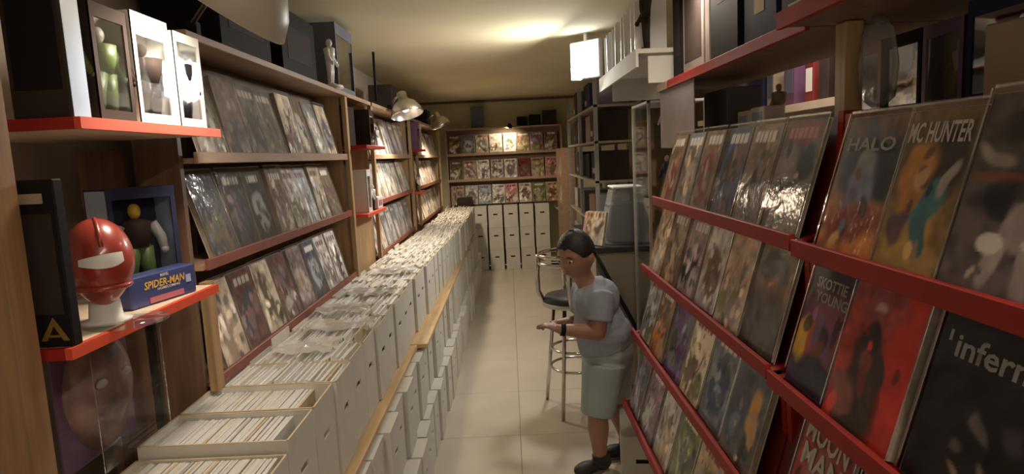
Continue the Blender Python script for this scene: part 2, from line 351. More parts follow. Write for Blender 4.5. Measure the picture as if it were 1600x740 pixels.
# ================================================================== STRUCTURE
ZC = 2.26
XL, XR, YB, YF = -1.20, 1.62, 8.80, -0.9
fl = struct('floor', B(XL, XR, YF, YB, -0.06, -0.004), 'grout')
tm = B(-0.3235, 0.3235, -0.3235, 0.3235, -0.006, 0.0).mesh('tile', 'tile', bevel=0.0012)
for i in range(-2, 3):
    for j in range(-1, 14):
        cx, cy = -0.005 + 0.65 * (i + 0.5), 3.30 + 0.65 * (j - 4.5)
        if cx - 0.33 < XL or cx + 0.33 > XR or cy - 0.33 < YF or cy + 0.33 > YB: continue
        link('tile', tm, fl, (cx, cy, 0), (0, 0, (PI / 2) * ((i * 3 + j) % 4)))
struct('ceiling', B(XL - 0.1, XR + 0.1, YF - 0.1, YB + 0.1, ZC, ZC + 0.08), 'ceil')
struct('wall_left', B(XL - 0.1, XL, YF, YB, 0, ZC), 'wall')
struct('wall_right', B(XR, XR + 0.1, YF, YB, 0, ZC), 'rackd')
struct('wall_back', B(XL, XR, YB, YB + 0.1, 0, ZC), 'backwall')
struct('wall_front', MB().box(XL, -0.80, YF - 0.1, YF, 0, ZC).box(0.40, XR, YF - 0.1, YF, 0, ZC).box(-0.80, 0.40, YF - 0.1, YF, 2.06, ZC), 'wall')  # doorway left open for the added soft fill
d1 = struct('added_door_1', MB().box(-0.80, -0.72, YF - 0.08, YF - 0.02, 0, 2.06).box(0.32, 0.40, YF - 0.08, YF - 0.02, 0, 2.06).box(-0.72, 0.32, YF - 0.08, YF - 0.02, 1.98, 2.06).box(-0.72, 0.32, YF - 0.08, YF - 0.02, 0, 0.12), 'woodb')  # added unseen glass door, lets world light in as soft fill
struct('pane', B(-0.72, 0.32, YF - 0.052, YF - 0.046, 0.12, 1.98), 'glass', d1)
struct('added_door_handle', MB().tube([(0.34, YF - 0.005, 0.95), (0.34, YF + 0.03, 0.97), (0.34, YF + 0.03, 1.13), (0.34, YF - 0.005, 1.15)], 0.009), 'silver', d1)
struct('trim_1', B(XL, XR, YB - 0.03, YB, ZC - 0.03, ZC), 'woodb')

def tube_lamp(x, y, label):
    t = thing('ceiling_tube_lamp', label, 'ceiling lamp', (x, y, ZC), group='tube lamps under the ceiling')
    B(-0.045, 0.045, -0.66, 0.66, -0.03, 0.0).build('housing', 'white', t, bevel=0.004)
    MB().tube([(0, -0.6, -0.042), (0, 0.6, -0.042)], 0.012, 10).build('tube', 'tube', t)
tube_lamp(0.62, -0.15, 'added unseen fill tube lamp in front of the red racks'); tube_lamp(1.1, 2.5, 'ceiling tube lamp behind the red rack')  # tube in front of the racks is added as fill

# ================================================================== WHITE COMIC BOXES
BW, BD, BH = 0.183, 0.345, 0.28
def comic_box_mesh(front, opened, H=BH, W=BW, D=BD):
    """front along +x; hand hole is a real slot"""
    b = MB(); t = 0.005; hw, hz0, hz1 = 0.029, H * 0.58, H * 0.58 + 0.019
    b.box(-D, 0, -W / 2, W / 2, 0, t)
    b.box(-D, -D + t, -W / 2, W / 2, t, H); b.box(-D + t, -t, -W / 2, -W / 2 + t, t, H); b.box(-D + t, -t, W / 2 - t, W / 2, t, H)
    b.box(-t, 0, -W / 2, W / 2, t, hz0); b.box(-t, 0, -W / 2, W / 2, hz1, H); b.box(-t, 0, -W / 2, -hw, hz0, hz1); b.box(-t, 0, hw, W / 2, hz0, hz1)
    b.box(-0.04, -0.036, -hw - 0.01, hw + 0.01, hz0 - 0.02, hz1 + 0.02, m=2)          # dark plate behind the slot, stands in for the shade inside
    if opened:
        for (x0, x1, y0, y1) in ((-D, 0, -W / 2, -W / 2 + t), (-D, 0, W / 2 - t, W / 2), (-D, -D + t, -W / 2, W / 2), (-t, 0, -W / 2, W / 2)):
            b.box(x0, x1, y0, y1, H, H + 0.0015, m=1)
    else: b.box(-D, 0, -W / 2, W / 2, H - 0.001, H + 0.003)
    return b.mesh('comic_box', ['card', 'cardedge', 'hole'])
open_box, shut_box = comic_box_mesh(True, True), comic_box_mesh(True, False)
rnd = random.Random(4)
top_boxes = []
y = 1.195; i = 0
while y < 8.0:
    far = max(0.0, min(1.0, (y - 3.2) / 2.5))
    xf = -0.528 + 0.075 * far + rnd.uniform(-0.008, 0.008); dz = -0.03 if i == 0 else rnd.uniform(-0.0, 0.0)
    z = 0.602
    o = link('comic_box', open_box, None, (xf, y + BW / 2, z), (0, 0, rnd.uniform(-0.009, 0.009)))
    if i == 0: o.scale.z = 0.9
    tag(o, '%s open comic box on the plank, counted from the bagged mask' % ORD[i] if i < 12 else 'open white cardboard comic box packed with comics on the farther pine planks', 'comic box', 'open boxes on the plank')
    top_boxes.append((xf, y + BW / 2, z, i)); y += BW + 0.0085; i += 1
plankN = 0
for (y0, y1, lab) in ((1.06, 3.06, 'long pine plank shelf below the open boxes by the red toy shelves'), (3.07, 5.6, 'middle pine plank shelf below the open comic boxes'), (5.61, 8.1, 'pine plank shelf under the open boxes next to the end wall')):
    t = thing('plank_shelf', lab, 'shelf', (0, 0, 0), group='plank shelves')
    B(-0.93, -0.492 + (0.05 if y0 > 3 else 0), y0, y1, 0.578, 0.600).build('plank', 'plank', t, bevel=0.002)
    for yy in (y0 + 0.02, y1 - 0.06): B(-0.93, -0.88, yy, yy + 0.04, 0, 0.578).build('leg', 'woodb', t)
y = 1.15; k = 0
while y < 8.0:
    for tier in (0, 1):
        far = max(0.0, min(1.0, (y - 3.2) / 2.5))
        xf = (-0.424 if tier == 0 else -0.466) + 0.02 * far + rnd.uniform(-0.013, 0.013)
        o = link('comic_box', shut_box, None, (xf, y + BW / 2 + rnd.uniform(-.002, .002), 0.0 if tier == 0 else 0.284), (0, 0, rnd.uniform(-0.012, 0.012)))
        tag(o, ('closed white comic box standing on the tiles in the bottom row along the aisle', 'closed white comic box of the upper row just below the pine plank')[tier], 'comic box', ('bottom row of boxes', 'boxes below the plank')[tier])
    y += BW + 0.0115; k += 1
# comics filed in the open boxes: the six nearest boxes one by one, the rest as one mass
fmats = ['paper', 'white', 'board', 'cardedge', 'grey', 'white']
fm = [MB().box(-0.0033, 0.0033, -0.085, 0.085, 0, 0.262).mesh('filed_comic', mm) for mm in fmats]
rest = MB(); cnt = 0
NTH = ['lowest', 'first full-height', 'second full-height', 'third full-height', 'fourth full-height', 'fifth full-height']
for (xf, yc, z, i) in top_boxes:
    x = xf - BD + 0.010
    while x < xf - 0.016 - (0.03 if i in (1, 2) else 0):
        t = rnd.uniform(-0.01, 0.03); dzz = rnd.choice([0, 0.006, 0.008, 0.012, 0.016, 0.022]) if i > 2 else rnd.choice([0, 0, 0.0008, 0.0015])
        if i > 3 and rnd.random() < 0.10: dzz += 0.02
        mi = rnd.choices(range(6), (7, 12, 0.8, 0.6, 0.25, 2))[0]; dy = rnd.uniform(-0.003, 0.003)
        zz = z + 0.0055 + (dzz if i else dzz * 0.2 - 0.001)
        if i < 6 and cnt < 300:
            o = link('filed_comic', fm[mi], None, (x, yc + dy, zz), (rnd.uniform(-.01, .01), -t * 0.5, rnd.uniform(-.012, .012)))
            if i == 0: o.scale.z = 0.93
            tag(o, 'bagged comic filed upright in the %s white box along the toy bay' % NTH[i], 'comic', 'comics filed in the %s box' % NTH[i]); cnt += 1
            x += 0.00675 if rnd.random() > 0.08 else 0.0095
        else:
            rest.box(x - 0.0037, x + 0.0037, yc - 0.084 + dy, yc + 0.084 + dy, zz, zz + 0.262, m=mi); x += rnd.choice([0.0076, 0.0076, 0.008, 0.0115])
o = rest.build('filed_comics', fmats); o['kind'] = 'stuff'; tag(o, 'bagged comics packed upright in the farther open boxes on the planks', 'comics')
# loose clear sleeves crumpled over the boxes
for q, (yy, xx, ww, hh) in enumerate(((2.08, -0.70, 0.15, 0.10), (2.34, -0.66, 0.14, 0.12), (2.62, -0.72, 0.15, 0.11), (2.95, -0.68, 0.13, 0.12), (3.5, -0.66, 0.15, 0.12))):
    b = MB(); n = 9; vs = []; rr = random.Random(q)
    for j in range(n):
        for i2 in range(n): vs.append((xx + (i2 / (n - 1) - .5) * hh * 2, yy + (j / (n - 1) - .5) * ww, 0.892 + rr.uniform(0, 0.022)))
    b.add(vs, [(j * n + i2, j * n + i2 + 1, (j + 1) * n + i2 + 1, (j + 1) * n + i2) for j in range(n - 1) for i2 in range(n - 1)])
    tag(b.build('plastic_sleeve_sheet', 'sleeve_white'), 'crumpled clear plastic sleeve lying over the open comic boxes', 'plastic sleeve', 'loose clear sleeves')

# ---- stacked boxes against the end wall
for c in range(6):
    x = -0.62 + c * 0.207
    for tier in range(3):
        o = link('comic_box', shut_box if True else open_box, None, (x + rnd.uniform(-.004, .004), 8.43 + rnd.uniform(-.012, .012), tier * 0.284), (0, 0, -PI / 2 + rnd.uniform(-.012, .012)))
        tag(o, '%s white comic box in the %s stack from the counter against the end wall' % (('bottom', 'middle', 'top')[tier], ORD[5 - c]), 'comic box', 'boxes stacked at the end wall')
o = link('comic_box', shut_box, None, (0.445, 2.78, 0.0), (0, 0, -PI / 2 - 0.15)); tag(o, 'white comic box on the floor behind the boy at the end of the red rack', 'comic box')
o.location = (0.515, 2.60, 0)

# ================================================================== COMIC RACKS ALONG THE BOX WALL
LZ = (1.535, 1.237, 0.902)
MUTED = ['slate grey', 'olive green', 'maroon', 'brown', 'tan', 'dark blue', 'mauve', 'black', 'pale grey', 'pale blue', 'cream']
def left_rack(y0, y1, label, where, rng_seed, pitch, nx, ny, xoff=0.0, sleeve='sleeve_hazy', palette=MUTED):
    rng = np.random.default_rng(rng_seed); L = y1 - y0
    t = thing('comic_rack', label, 'rack', (xoff, y0, 0), group='wall racks')
    B(-1.02, -1.0, 0, L, 0.60, 1.85).build('back_panel', 'rackd', t)
    B(-1.19, -0.835, -0.01, L + 0.01, 1.85, 1.872).build('top_board', 'rack', t, bevel=0.002)
    B(-1.0, -0.885, -0.02, 0.0, 0.602, 1.85).build('end_panel', 'woodb' if y0 < 2 else 'wood', t); B(-1.0, -0.885, L, L + 0.02, 0.602, 1.85).build('end_panel', 'wood', t)
    for yy in (-0.03, L - 0.012): B(-0.864, -0.842, yy, yy + 0.042, 0.886, 1.194 if y0 < 2 and yy < 0 else 1.85).build('end_post', 'wood', t)
    for k, z in enumerate(LZ):
        B(-1.0, -0.862, 0.0, L, z - 0.014, z).build('ledge', 'rack', t)
        B(-0.862, -0.850, 0.012, L - 0.012, z - 0.016, z + 0.016).build('rail', 'railmute' if k else 'rack', t, bevel=0.002)
    for k, z in enumerate(LZ):
        n = int((L - 0.02) / pitch)
        for i in range(n):
            bg, fg, ac = [str(a) for a in rng.choice(palette, 3, replace=False)]
            cols = random_cover(nx, ny, bg, fg, ac, rng, 2.0)
            cols = cols * 0.6 + cols.mean(-1, keepdims=True) * np.array((0.43, 0.40, 0.37))
            yy = (L - n * pitch) / 2 + pitch * (i + 0.5) + float(rng.uniform(-.002, .002))
            T = 0.006 + 0.012 * float(rng.random())
            lab = '%s comic, %s from the %s, %s row of tan rack' % (bg, ORD[i], where, ('top', 'middle', 'bottom')[k])
            comic(lab, 'comics in the rack by the %s, %s row' % (where, ('top', 'middle', 'bottom')[k]), (xoff - 0.882 - 0.004, y0 + yy, z + 0.001), PI / 2, math.radians(float(rng.uniform(11, 16))), 0.168, 0.257, T, cols, sleeve, float(rng.uniform(-.008, .008)))
    return t
left_rack(1.76, 3.44, 'tan three-row comic rack next to the red toy shelves', 'big red toy shelves', 11, 0.186, 22, 32)
left_rack(4.10, 5.66, 'tan comic rack with an orange post between toy pillars', 'pillar with red shelves', 12, 0.19, 12, 18, palette=['pale grey', 'slate grey', 'pale blue', 'mauve', 'cream', 'tan'])
left_rack(6.05, 8.05, 'tan comic rack nearest the end wall', 'narrow purple-box pillar', 13, 0.19, 8, 12, sleeve=False, palette=['pale grey', 'slate grey', 'brown', 'tan', 'cream'])

# ================================================================== RED RACK
RROWS = ((0.600, 1.290), (0.550, 1.008), (0.500, 0.732), (0.455, 0.425))
LEAN = math.radians(15.5)
def red_rack(y0, y1, dz, dx, label):
    t = thing('display_rack', label, 'rack', (dx, y0, dz), group='red comic racks'); L = y1 - y0
    for k, (X, z) in enumerate(RROWS):
        B(X, X + 0.10, 0, L, z - 0.014, z).build('ledge', 'red', t)
        B(X - 0.012, X, 0, L, z - 0.020, z + 0.016).build('rail', 'red', t, bevel=0.002)
        p = [(X + 0.052, z), (X + 0.060, z), (X + 0.128, z + 0.262), (X + 0.120, z + 0.262)]
        MB().prism(p, 0.0, L, 'y').build('back_panel', 'dred', t)
    for yy in (0.0, L - 0.022):
        poly = [(0.62, -dz), (0.74, -dz), (0.74, 1.56), (0.70, 1.56)] + [q for X, z in RROWS for q in ((X + 0.09, z + 0.02), (X + 0.002, z), (X + 0.03, z - 0.02))]
        MB().prism(poly, yy, yy + 0.022, 'y').build('end_panel', 'red', t)
    B(0.70, 0.72, 0, L, 0.3, 1.30).build('rear_panel', 'dred', t)
    return t
red_rack(1.345, 2.66, 0.0, 0.0, 'red painted rack of slanted comic rails behind the boy')
red_rack(0.30, 1.335, -0.008, -0.002, 'red painted comic rack holding the dark white-lettered cover')
# wooden posts and top shelf of the red rack
for yy, lab in ((1.43, 'orange pine post between the two red racks'), (2.72, 'pine post at the counter end of the red rack')):
    tag(B(0.745, 0.785, yy, yy + 0.045, 0, 1.755).build('wooden_post', 'wood', bevel=0.002), lab, 'post')
def board(name, x0, x1, y0, y1, z0, z1, body, edge, label, side=-1):
    t = thing(name, label, 'shelf', (0, 0, 0)); B(x0, x1, y0, y1, z0, z1).build('board', body, t)
    if side < 0: B(x0 - 0.012, x0, y0, y1, z0 - 0.006, z1 + 0.004).build('edge_strip', edge, t, bevel=0.0015)
    else: B(x1, x1 + 0.012, y0, y1, z0 - 0.006, z1 + 0.004).build('edge_strip', edge, t, bevel=0.0015)
    return t
board('top_shelf', 0.70, 1.02, 1.50, 2.78, 1.757, 1.78, 'woodb', 'red', 'red edged top shelf above the rack behind the boy')
board('top_shelf', 0.63, 1.02, 0.30, 1.49, 1.757, 1.785, 'woodb', 'red', 'red edged top shelf above the rack with the white-lettered cover')
board('back_shelf', 0.80, 1.00, 0.30, 2.70, 1.535, 1.552, 'rack', 'rack', 'tan shelf behind the top row of the red rack')

# covers of the red rack -------------------------------------------------------
rngR = np.random.default_rng(77)
P = PAL
def hero(top, bot, blobs, noise=0.5, title=None, res=(48, 72)): return np.clip(paint(res[0], res[1], top, bot, blobs, rngR, noise, title, 7) * 1.8, 0, 1)
def rr_comic(row, yc, label, cols, W=0.196, H=0.262, T=0.006, dz=0.0, sleeve=True, roll=0.0, dx=0.0):
    X, z = RROWS[row]
    return comic(label, 'comics on the red rack', (X + 0.020 + dx, yc, z + dz + 0.001), -PI / 2, LEAN, W, H, T, cols, sleeve, roll)
N8 = -0.008
c = rr_comic(0, 1.187, 'comic with grey-blue armoured soldier over orange flames, wide white title', hero((0.07, 0.06, 0.05), (0.45, 0.17, 0.03), [
    (0.5, 0.62, 0.42, 0.30, 0, (0.07, 0.085, 0.13), 0.5), (0.5, 0.66, 0.13, 0.10, 0, (0.22, 0.24, 0.26), 0.4), (0.5, 0.44, 0.2, 0.2, 0, (0.16, 0.18, 0.26), 0.4), (0.85, 0.62, 0.18, 0.24, 20, (0.02, 0.02, 0.03), 0.4),
    (0.5, 0.24, 0.45, 0.12, 0, (0.22, 0.04, 0.02), 0.5), (0.3, 0.1, 0.12, 0.05, 30, (0.6, 0.36, 0.1), 0.5), (0.7, 0.07, 0.2, 0.05, 0, (0.55, 0.22, 0.04), 0.5)]), dz=N8)
lettering('HALO', c, 0.0, -0.0088, 0.212, 0.155, 0.026, 'letter_g')
c = rr_comic(0, 1.004, 'yellow comic with orange haired figure in teal clothes, block title', hero((0.10, 0.07, 0.04), (0.34, 0.22, 0.07), [
    (0.72, 0.66, 0.26, 0.2, 0, (0.04, 0.03, 0.025), 0.4), (0.32, 0.58, 0.24, 0.22, 10, (0.36, 0.17, 0.04), 0.4), (0.42, 0.6, 0.09, 0.08, 0, (0.40, 0.20, 0.12), 0.4), (0.62, 0.42, 0.26, 0.11, 25, (0.05, 0.17, 0.20), 0.3),
    (0.6, 0.25, 0.12, 0.2, 10, (0.05, 0.14, 0.17), 0.3), (0.8, 0.58, 0.06, 0.12, -40, (0.30, 0.27, 0.24), 0.4), (0.25, 0.28, 0.16, 0.11, 0, (0.10, 0.06, 0.07), 0.4), (0.5, 0.06, 0.5, 0.07, 0, (0.36, 0.26, 0.10), 0.6)]), W=0.16, dz=N8)
lettering('MC HUNTER', c, 0.0, -0.0088, 0.228, 0.148, 0.034, 'letter_w')
rr_comic(0, 0.812, 'large grey comic with white long-legged figure and pale round face', hero((0.07, 0.055, 0.055), (0.13, 0.11, 0.12), [
    (0.75, 0.82, 0.2, 0.12, 0, (0.36, 0.32, 0.28), 0.3), (0.35, 0.84, 0.18, 0.08, 0, (0.03, 0.025, 0.025), 0.4), (0.2, 0.68, 0.2, 0.05, -10, (0.28, 0.25, 0.23), 0.5), (0.5, 0.55, 0.6, 0.03, 0, (0.20, 0.09, 0.05), 0.5),
    (0.5, 0.45, 0.4, 0.1, 0, (0.03, 0.025, 0.03), 0.4), (0.55, 0.38, 0.12, 0.14, 0, (0.30, 0.26, 0.26), 0.3), (0.42, 0.2, 0.07, 0.22, -14, (0.32, 0.29, 0.29), 0.3), (0.68, 0.2, 0.07, 0.22, 12, (0.32, 0.29, 0.29), 0.3)]), W=0.205, H=0.275, dz=N8)
rr_comic(0, 0.58, 'brown and black comic beside the white long-legged figure comic', random_cover(24, 36, 'brown', 'black', 'tan', rngR, 0.8), dz=N8)
c = rr_comic(1, 1.225, 'purple comic with yellow glow and pale two-line title', hero((0.02, 0.02, 0.02), (0.05, 0.03, 0.08), [
    (0.5, 0.5, 0.6, 0.28, 0, (0.17, 0.06, 0.11), 0.5), (0.12, 0.38, 0.2, 0.18, 0, (0.55, 0.34, 0.05), 0.4), (0.3, 0.36, 0.09, 0.16, 0, (0.38, 0.09, 0.05), 0.4), (0.55, 0.4, 0.2, 0.16, 0, (0.13, 0.07, 0.17), 0.4),
    (0.58, 0.42, 0.1, 0.1, 0, (0.035, 0.02, 0.045), 0.4), (0.55, 0.14, 0.4, 0.14, 0, (0.03, 0.03, 0.05), 0.4)]), W=0.172, dz=N8)
lettering('SKOTTIE', c, 0.0, -0.0088, 0.222, 0.115, 0.022, 'letter_g', roty=0.0); lettering('YOUNG', c, 0.01, -0.0088, 0.194, 0.12, 0.022, 'letter_g')
rr_comic(1, 1.03, 'thick red comic with dark standing figure beside the purple comic', hero((0.26, 0.06, 0.055), (0.34, 0.03, 0.02), [
    (0.88, 0.5, 0.2, 0.6, 0, (0.42, 0.035, 0.022), 0.3), (0.36, 0.80, 0.2, 0.12, 0, (0.24, 0.06, 0.07), 0.4), (0.45, 0.42, 0.24, 0.26, 0, (0.06, 0.035, 0.03), 0.3), (0.45, 0.62, 0.16, 0.09, 0, (0.03, 0.025, 0.025), 0.4), (0.4, 0.8, 0.09, 0.03, 10, (0.40, 0.26, 0.25), 0.5),
    (0.45, 0.45, 0.09, 0.08, 0, (0.22, 0.07, 0.05), 0.4), (0.42, 0.14, 0.3, 0.2, 0, (0.05, 0.03, 0.025), 0.3), (0.66, 0.4, 0.05, 0.2, 5, (0.05, 0.03, 0.03), 0.3), (0.2, 0.2, 0.16, 0.14, 0, (0.2, 0.08, 0.06), 0.4)]), W=0.2, T=0.016, dz=N8)
c = rr_comic(1, 0.800, 'black comic with dark pale-limbed figure and tall grey title', hero((0.014, 0.012, 0.012), (0.016, 0.012, 0.014), [
    (0.55, 0.42, 0.1, 0.03, -35, (0.13, 0.11, 0.11), 0.5), (0.42, 0.32, 0.05, 0.03, 0, (0.12, 0.1, 0.1), 0.5), (0.7, 0.22, 0.1, 0.03, -30, (0.20, 0.17, 0.16), 0.5), (0.5, 0.12, 0.14, 0.03, -40, (0.22, 0.17, 0.14), 0.5), (0.8, 0.48, 0.1, 0.06, 0, (0.05, 0.04, 0.05), 0.6)]), W=0.215, H=0.265, dz=N8)
lettering('infernal', c, 0.012, -0.0088, 0.212, 0.165, 0.034, 'letter_g'); lettering('l', c, -0.085, -0.0088, 0.222, 0.006, 0.016, 'letter_g')
c = rr_comic(2, 1.135, 'red comic with big white block title below the purple comic', hero((0.26, 0.05, 0.045), (0.30, 0.05, 0.045), [(0.5, 0.45, 0.3, 0.3, 0, (0.34, 0.14, 0.13), 0.5), (0.55, 0.52, 0.1, 0.07, 0, (0.07, 0.035, 0.03), 0.3)]), W=0.18, dz=N8)
lettering('MOON', c, 0.0, -0.0088, 0.226, 0.15, 0.052, 'letter_w'); lettering('MAN', c, 0.0, -0.0088, 0.172, 0.14, 0.046, 'letter_w')
rr_comic(2, 0.925, 'pink comic with pale figure beside the white block title comic', random_cover(24, 36, 'pink', 'cream', 'maroon', rngR, 0.8), W=0.18, dz=N8)
rr_comic(2, 0.70, 'dark maroon comic below the black comic with the grey title', random_cover(16, 24, 'maroon', 'black', 'brown', rngR, 0.8), dz=N8)
# the rack behind the boy: rows from the pine post towards the counter
far_rows = {0: [('dark grey comic with red title band and pale street scene', 1.50, None), ('brown', 'black', 'slate grey'), ('dark blue', 'black', 'brown'), ('brown', 'maroon', 'slate grey'), ('slate grey', 'brown', 'tan'), ('brown', 'maroon', 'tan')],
            1: [('dark brown comic with orange-lit face and tan top edge', 1.475, None), ('tan', 'olive green', 'mauve'), ('pale grey', 'brown', 'mauve'), ('mauve', 'black', 'pale grey'), ('brown', 'tan', 'black'), ('tan', 'pale grey', 'brown')],
            2: [('blue grey comic with yellow standing figure on ivory edge', 1.475, None), ('slate grey', 'dark blue', 'pale blue'), ('cream', 'brown', 'olive green'), ('purple', 'slate grey', 'black'), ('brown', 'orange', 'tan'), ('pale grey', 'slate grey', 'olive green')],
            3: [('olive green', 'tan', 'yellow'), ('tan', 'slate grey', 'olive green'), ('olive green', 'slate grey', 'pale grey'), ('pale grey', 'tan', 'brown'), ('mauve', 'pale grey', 'slate grey'), ('mauve', 'slate grey', 'pale blue')]}
special = {0: hero((0.10, 0.085, 0.075), (0.20, 0.17, 0.13), [(0.5, 0.9, 0.5, 0.12, 0, (0.20, 0.045, 0.04), 0.3), (0.3, 0.66, 0.25, 0.12, 0, (0.22, 0.20, 0.18), 0.5), (0.75, 0.62, 0.2, 0.14, 0, (0.025, 0.03, 0.035), 0.4), (0.5, 0.4, 0.4, 0.06, 0, (0.05, 0.05, 0.05), 0.5), (0.6, 0.52, 0.06, 0.05, 0, (0.40, 0.36, 0.3), 0.5), (0.45, 0.18, 0.07, 0.16, 0, (0.10, 0.09, 0.07), 0.4)], title=((0.4, 0.2, 0.18), 0.84, 0.94, 0.12, 0.85, 6)),
           1: hero((0.16, 0.13, 0.08), (0.06, 0.05, 0.045), [(0.5, 0.74, 0.4, 0.16, 0, (0.045, 0.04, 0.035), 0.3), (0.5, 0.58, 0.2, 0.12, 0, (0.20, 0.12, 0.08), 0.5), (0.5, 0.6, 0.07, 0.03, 0, (0.45, 0.20, 0.11), 0.5), (0.5, 0.3, 0.45, 0.2, 0, (0.075, 0.06, 0.055), 0.5)]),
           2: hero((0.10, 0.115, 0.14), (0.13, 0.12, 0.10), [(0.25, 0.5, 0.3, 0.4, 0, (0.07, 0.075, 0.12), 0.5), (0.72, 0.62, 0.14, 0.16, -10, (0.45, 0.26, 0.08), 0.4), (0.74, 0.38, 0.16, 0.2, 0, (0.42, 0.27, 0.12), 0.4), (0.62, 0.14, 0.08, 0.16, 10, (0.04, 0.045, 0.03), 0.4), (0.55, 0.05, 0.06, 0.04, 0, (0.55, 0.52, 0.45), 0.4), (0.3, 0.32, 0.12, 0.14, 0, (0.14, 0.19, 0.23), 0.5), (0.4, 0.8, 0.15, 0.08, 0, (0.04, 0.05, 0.06), 0.5)])}
for row, lst in far_rows.items():
    for i, e in enumerate(lst):
        yc = 1.475 + i * 0.207
        if e[0] in PAL: lab = '%s comic, %s from the pine post, %s row of the rack behind the boy' % (e[0], ORD[i], ORD[row]); cols = random_cover(26, 38, *e, rngR, 1.9); W = 0.185
        else: lab = e[0]; cols = special[row]; W = 0.196
        rr_comic(row, yc + float(rngR.uniform(-.006, .006)), lab, cols, W=W, T=0.006 + float(rngR.random()) * 0.008, roll=float(rngR.uniform(-.012, .012)))

# ================================================================== END WALL RACK
rngB = np.random.default_rng(5)
t = thing('comic_rack', 'brown comic rack with two rails across the end wall above the box stacks', 'rack', (0, 0, 0))
B(-0.80, 0.70, 8.70, 8.715, 0.86, 1.86).build('back_panel', 'rackd', t)
B(-0.80, 0.70, 8.50, 8.79, 1.86, 1.88).build('top_board', 'rack', t)
for xx in (-0.82, 0.70): B(xx, xx + 0.02, 8.52, 8.79, 0.86, 1.88).build('end_panel', 'rack', t)
for z, mm in ((1.545, 'rack'), (1.205, 'rack')):
    B(-0.80, 0.70, 8.53, 8.70, z - 0.014, z).build('ledge', 'rack', t); B(-0.80, 0.70, 8.52, 8.53, z - 0.022, z + 0.012).build('rail', mm, t)
BACK = {0: ['brown', 'slate grey', 'tan', 'cream', 'white', 'brown', 'mauve', 'brown'], 1: ['brown', 'tan', 'white', 'pale grey', 'white', 'maroon', 'tan', 'pink'], 2: ['tan', 'pale grey', 'pale blue', 'white', 'pink', 'cream', 'olive green', 'tan']}
for row, lst in BACK.items():
    for i, bg in enumerate(lst):
        x = -0.70 + i * 0.182; others = [c for c in ('brown', 'tan', 'cream', 'pale grey', 'slate grey', 'maroon', 'mauve', 'white', 'olive green') if c != bg]; fg, ac = [str(q) for q in rngB.choice(others, 2, replace=False)]
        cols = random_cover(16, 24, bg, fg, ac, rngB, 1.0); z = (1.546, 1.206, 0.872)[row]
        comic('%s comic, %s from the shelving side, %s of the end wall' % (bg, ORD[7 - i], ('top rail', 'lower rail', 'row on the boxes')[row]), 'comics on the end wall, %s' % ('top rail', 'lower rail', 'box tops')[row],
              (x, (8.565, 8.565, 8.60)[row] + float(rngB.uniform(-.006, .006)), z), 0.0, math.radians(14), 0.166, 0.257, 0.006, cols, False, float(rngB.uniform(-.03, .03)))
tag(B(-0.70, -0.50, 8.40, 8.52, 0.858, 0.98).build('carton', 'dark', bevel=0.003), 'dark brown carton on the white boxes at the end wall', 'box')
tag(B(-0.47, -0.30, 8.60, 8.64, 1.882, 2.16).build('picture_panel', 'slate', bevel=0.003), 'dim grey panel standing on the end wall rack', 'panel')
for xx, ww, hh, lab in ((0.14, 0.14, 0.12, 'small black carton beside the clip lamp on the end wall rack'), (0.30, 0.15, 0.14, 'middle dark carton on the end wall rack'), (0.48, 0.18, 0.19, 'tallest dark carton on the end wall rack')):
    tag(B(xx, xx + ww, 8.56, 8.70, 1.882, 1.882 + hh).build('carton', 'dark' if ww > .16 else 'black', bevel=0.003), lab, 'box', 'cartons on the end wall rack')

# ================================================================== CLAMP LAMPS
def dome_lamp(label, mouth, aim, r, power, col, shade='silver', angle=130, stem=None, group='clamp lamps'):
    d = (Vector(aim) - Vector(mouth)).normalized(); R = Vector((0, 0, -1)).rotation_difference(d).to_matrix()
    t = thing('clamp_lamp', label, 'lamp', mouth, group=group)
    pr = [(r, 0.0), (r * 1.03, 0.004), (r * 0.93, r * 0.38), (r * 0.70, r * 0.75), (r * 0.36, r * 0.98), (r * 0.30, r * 1.0), (r * 0.30, r * 1.45), (r * 0.22, r * 1.5)]
    inn = [(r * 0.985, 0.001), (r * 0.90, r * 0.36), (r * 0.66, r * 0.72), (r * 0.33, r * 0.94)]
    MB().lathe(pr, 28, M4=R, capb=False).lathe(inn, 28, M4=R, capb=False).build('shade', shade, t)
    MB().ell(R @ Vector((0, 0, r * 0.55)), (r * 0.28, r * 0.28, r * 0.33)).build('bulb', 'bulb', t)
    if stem:
        s = Vector(stem) - Vector(mouth); a = R @ Vector((0, 0, r * 1.4))
        MB().tube([a, a * 0.5 + s * 0.5 + Vector((0, 0, 0.03)), s + Vector((0, 0, 0.03))], 0.007).build('arm', 'silver', t)
        MB().box(s.x - 0.02, s.x + 0.02, s.y - 0.015, s.y + 0.015, s.z, s.z + 0.04).build('clamp', 'black', t, bevel=0.003)
    m0 = Vector(mouth) + d * 0.012
    spot('clamp_lamp_light', m0, m0 + d, power, col, angle, r * 0.5)
    return t
dome_lamp('big pale shaded clamp lamp lighting the toys on the red shelf', (-0.60, 1.44, 1.845), (-0.82, 1.46, 1.545), 0.135, 11, (1.0, 0.86, 0.70), 'shade', 125, (-0.87, 1.86, 1.874))
dome_lamp('silver dome clamp lamp over the rack between the toy pillars', (-0.70, 4.62, 1.82), (-0.45, 4.4, 0.8), 0.115, 26, WARM, 'silver', 150, (-0.86, 4.85, 1.874))
dome_lamp('silver dome clamp lamp over the rack next to the end wall', (-0.68, 6.75, 1.84), (-0.30, 7.0, 0.8), 0.10, 40, WARM, 'silver', 150, (-0.86, 6.95, 1.874))
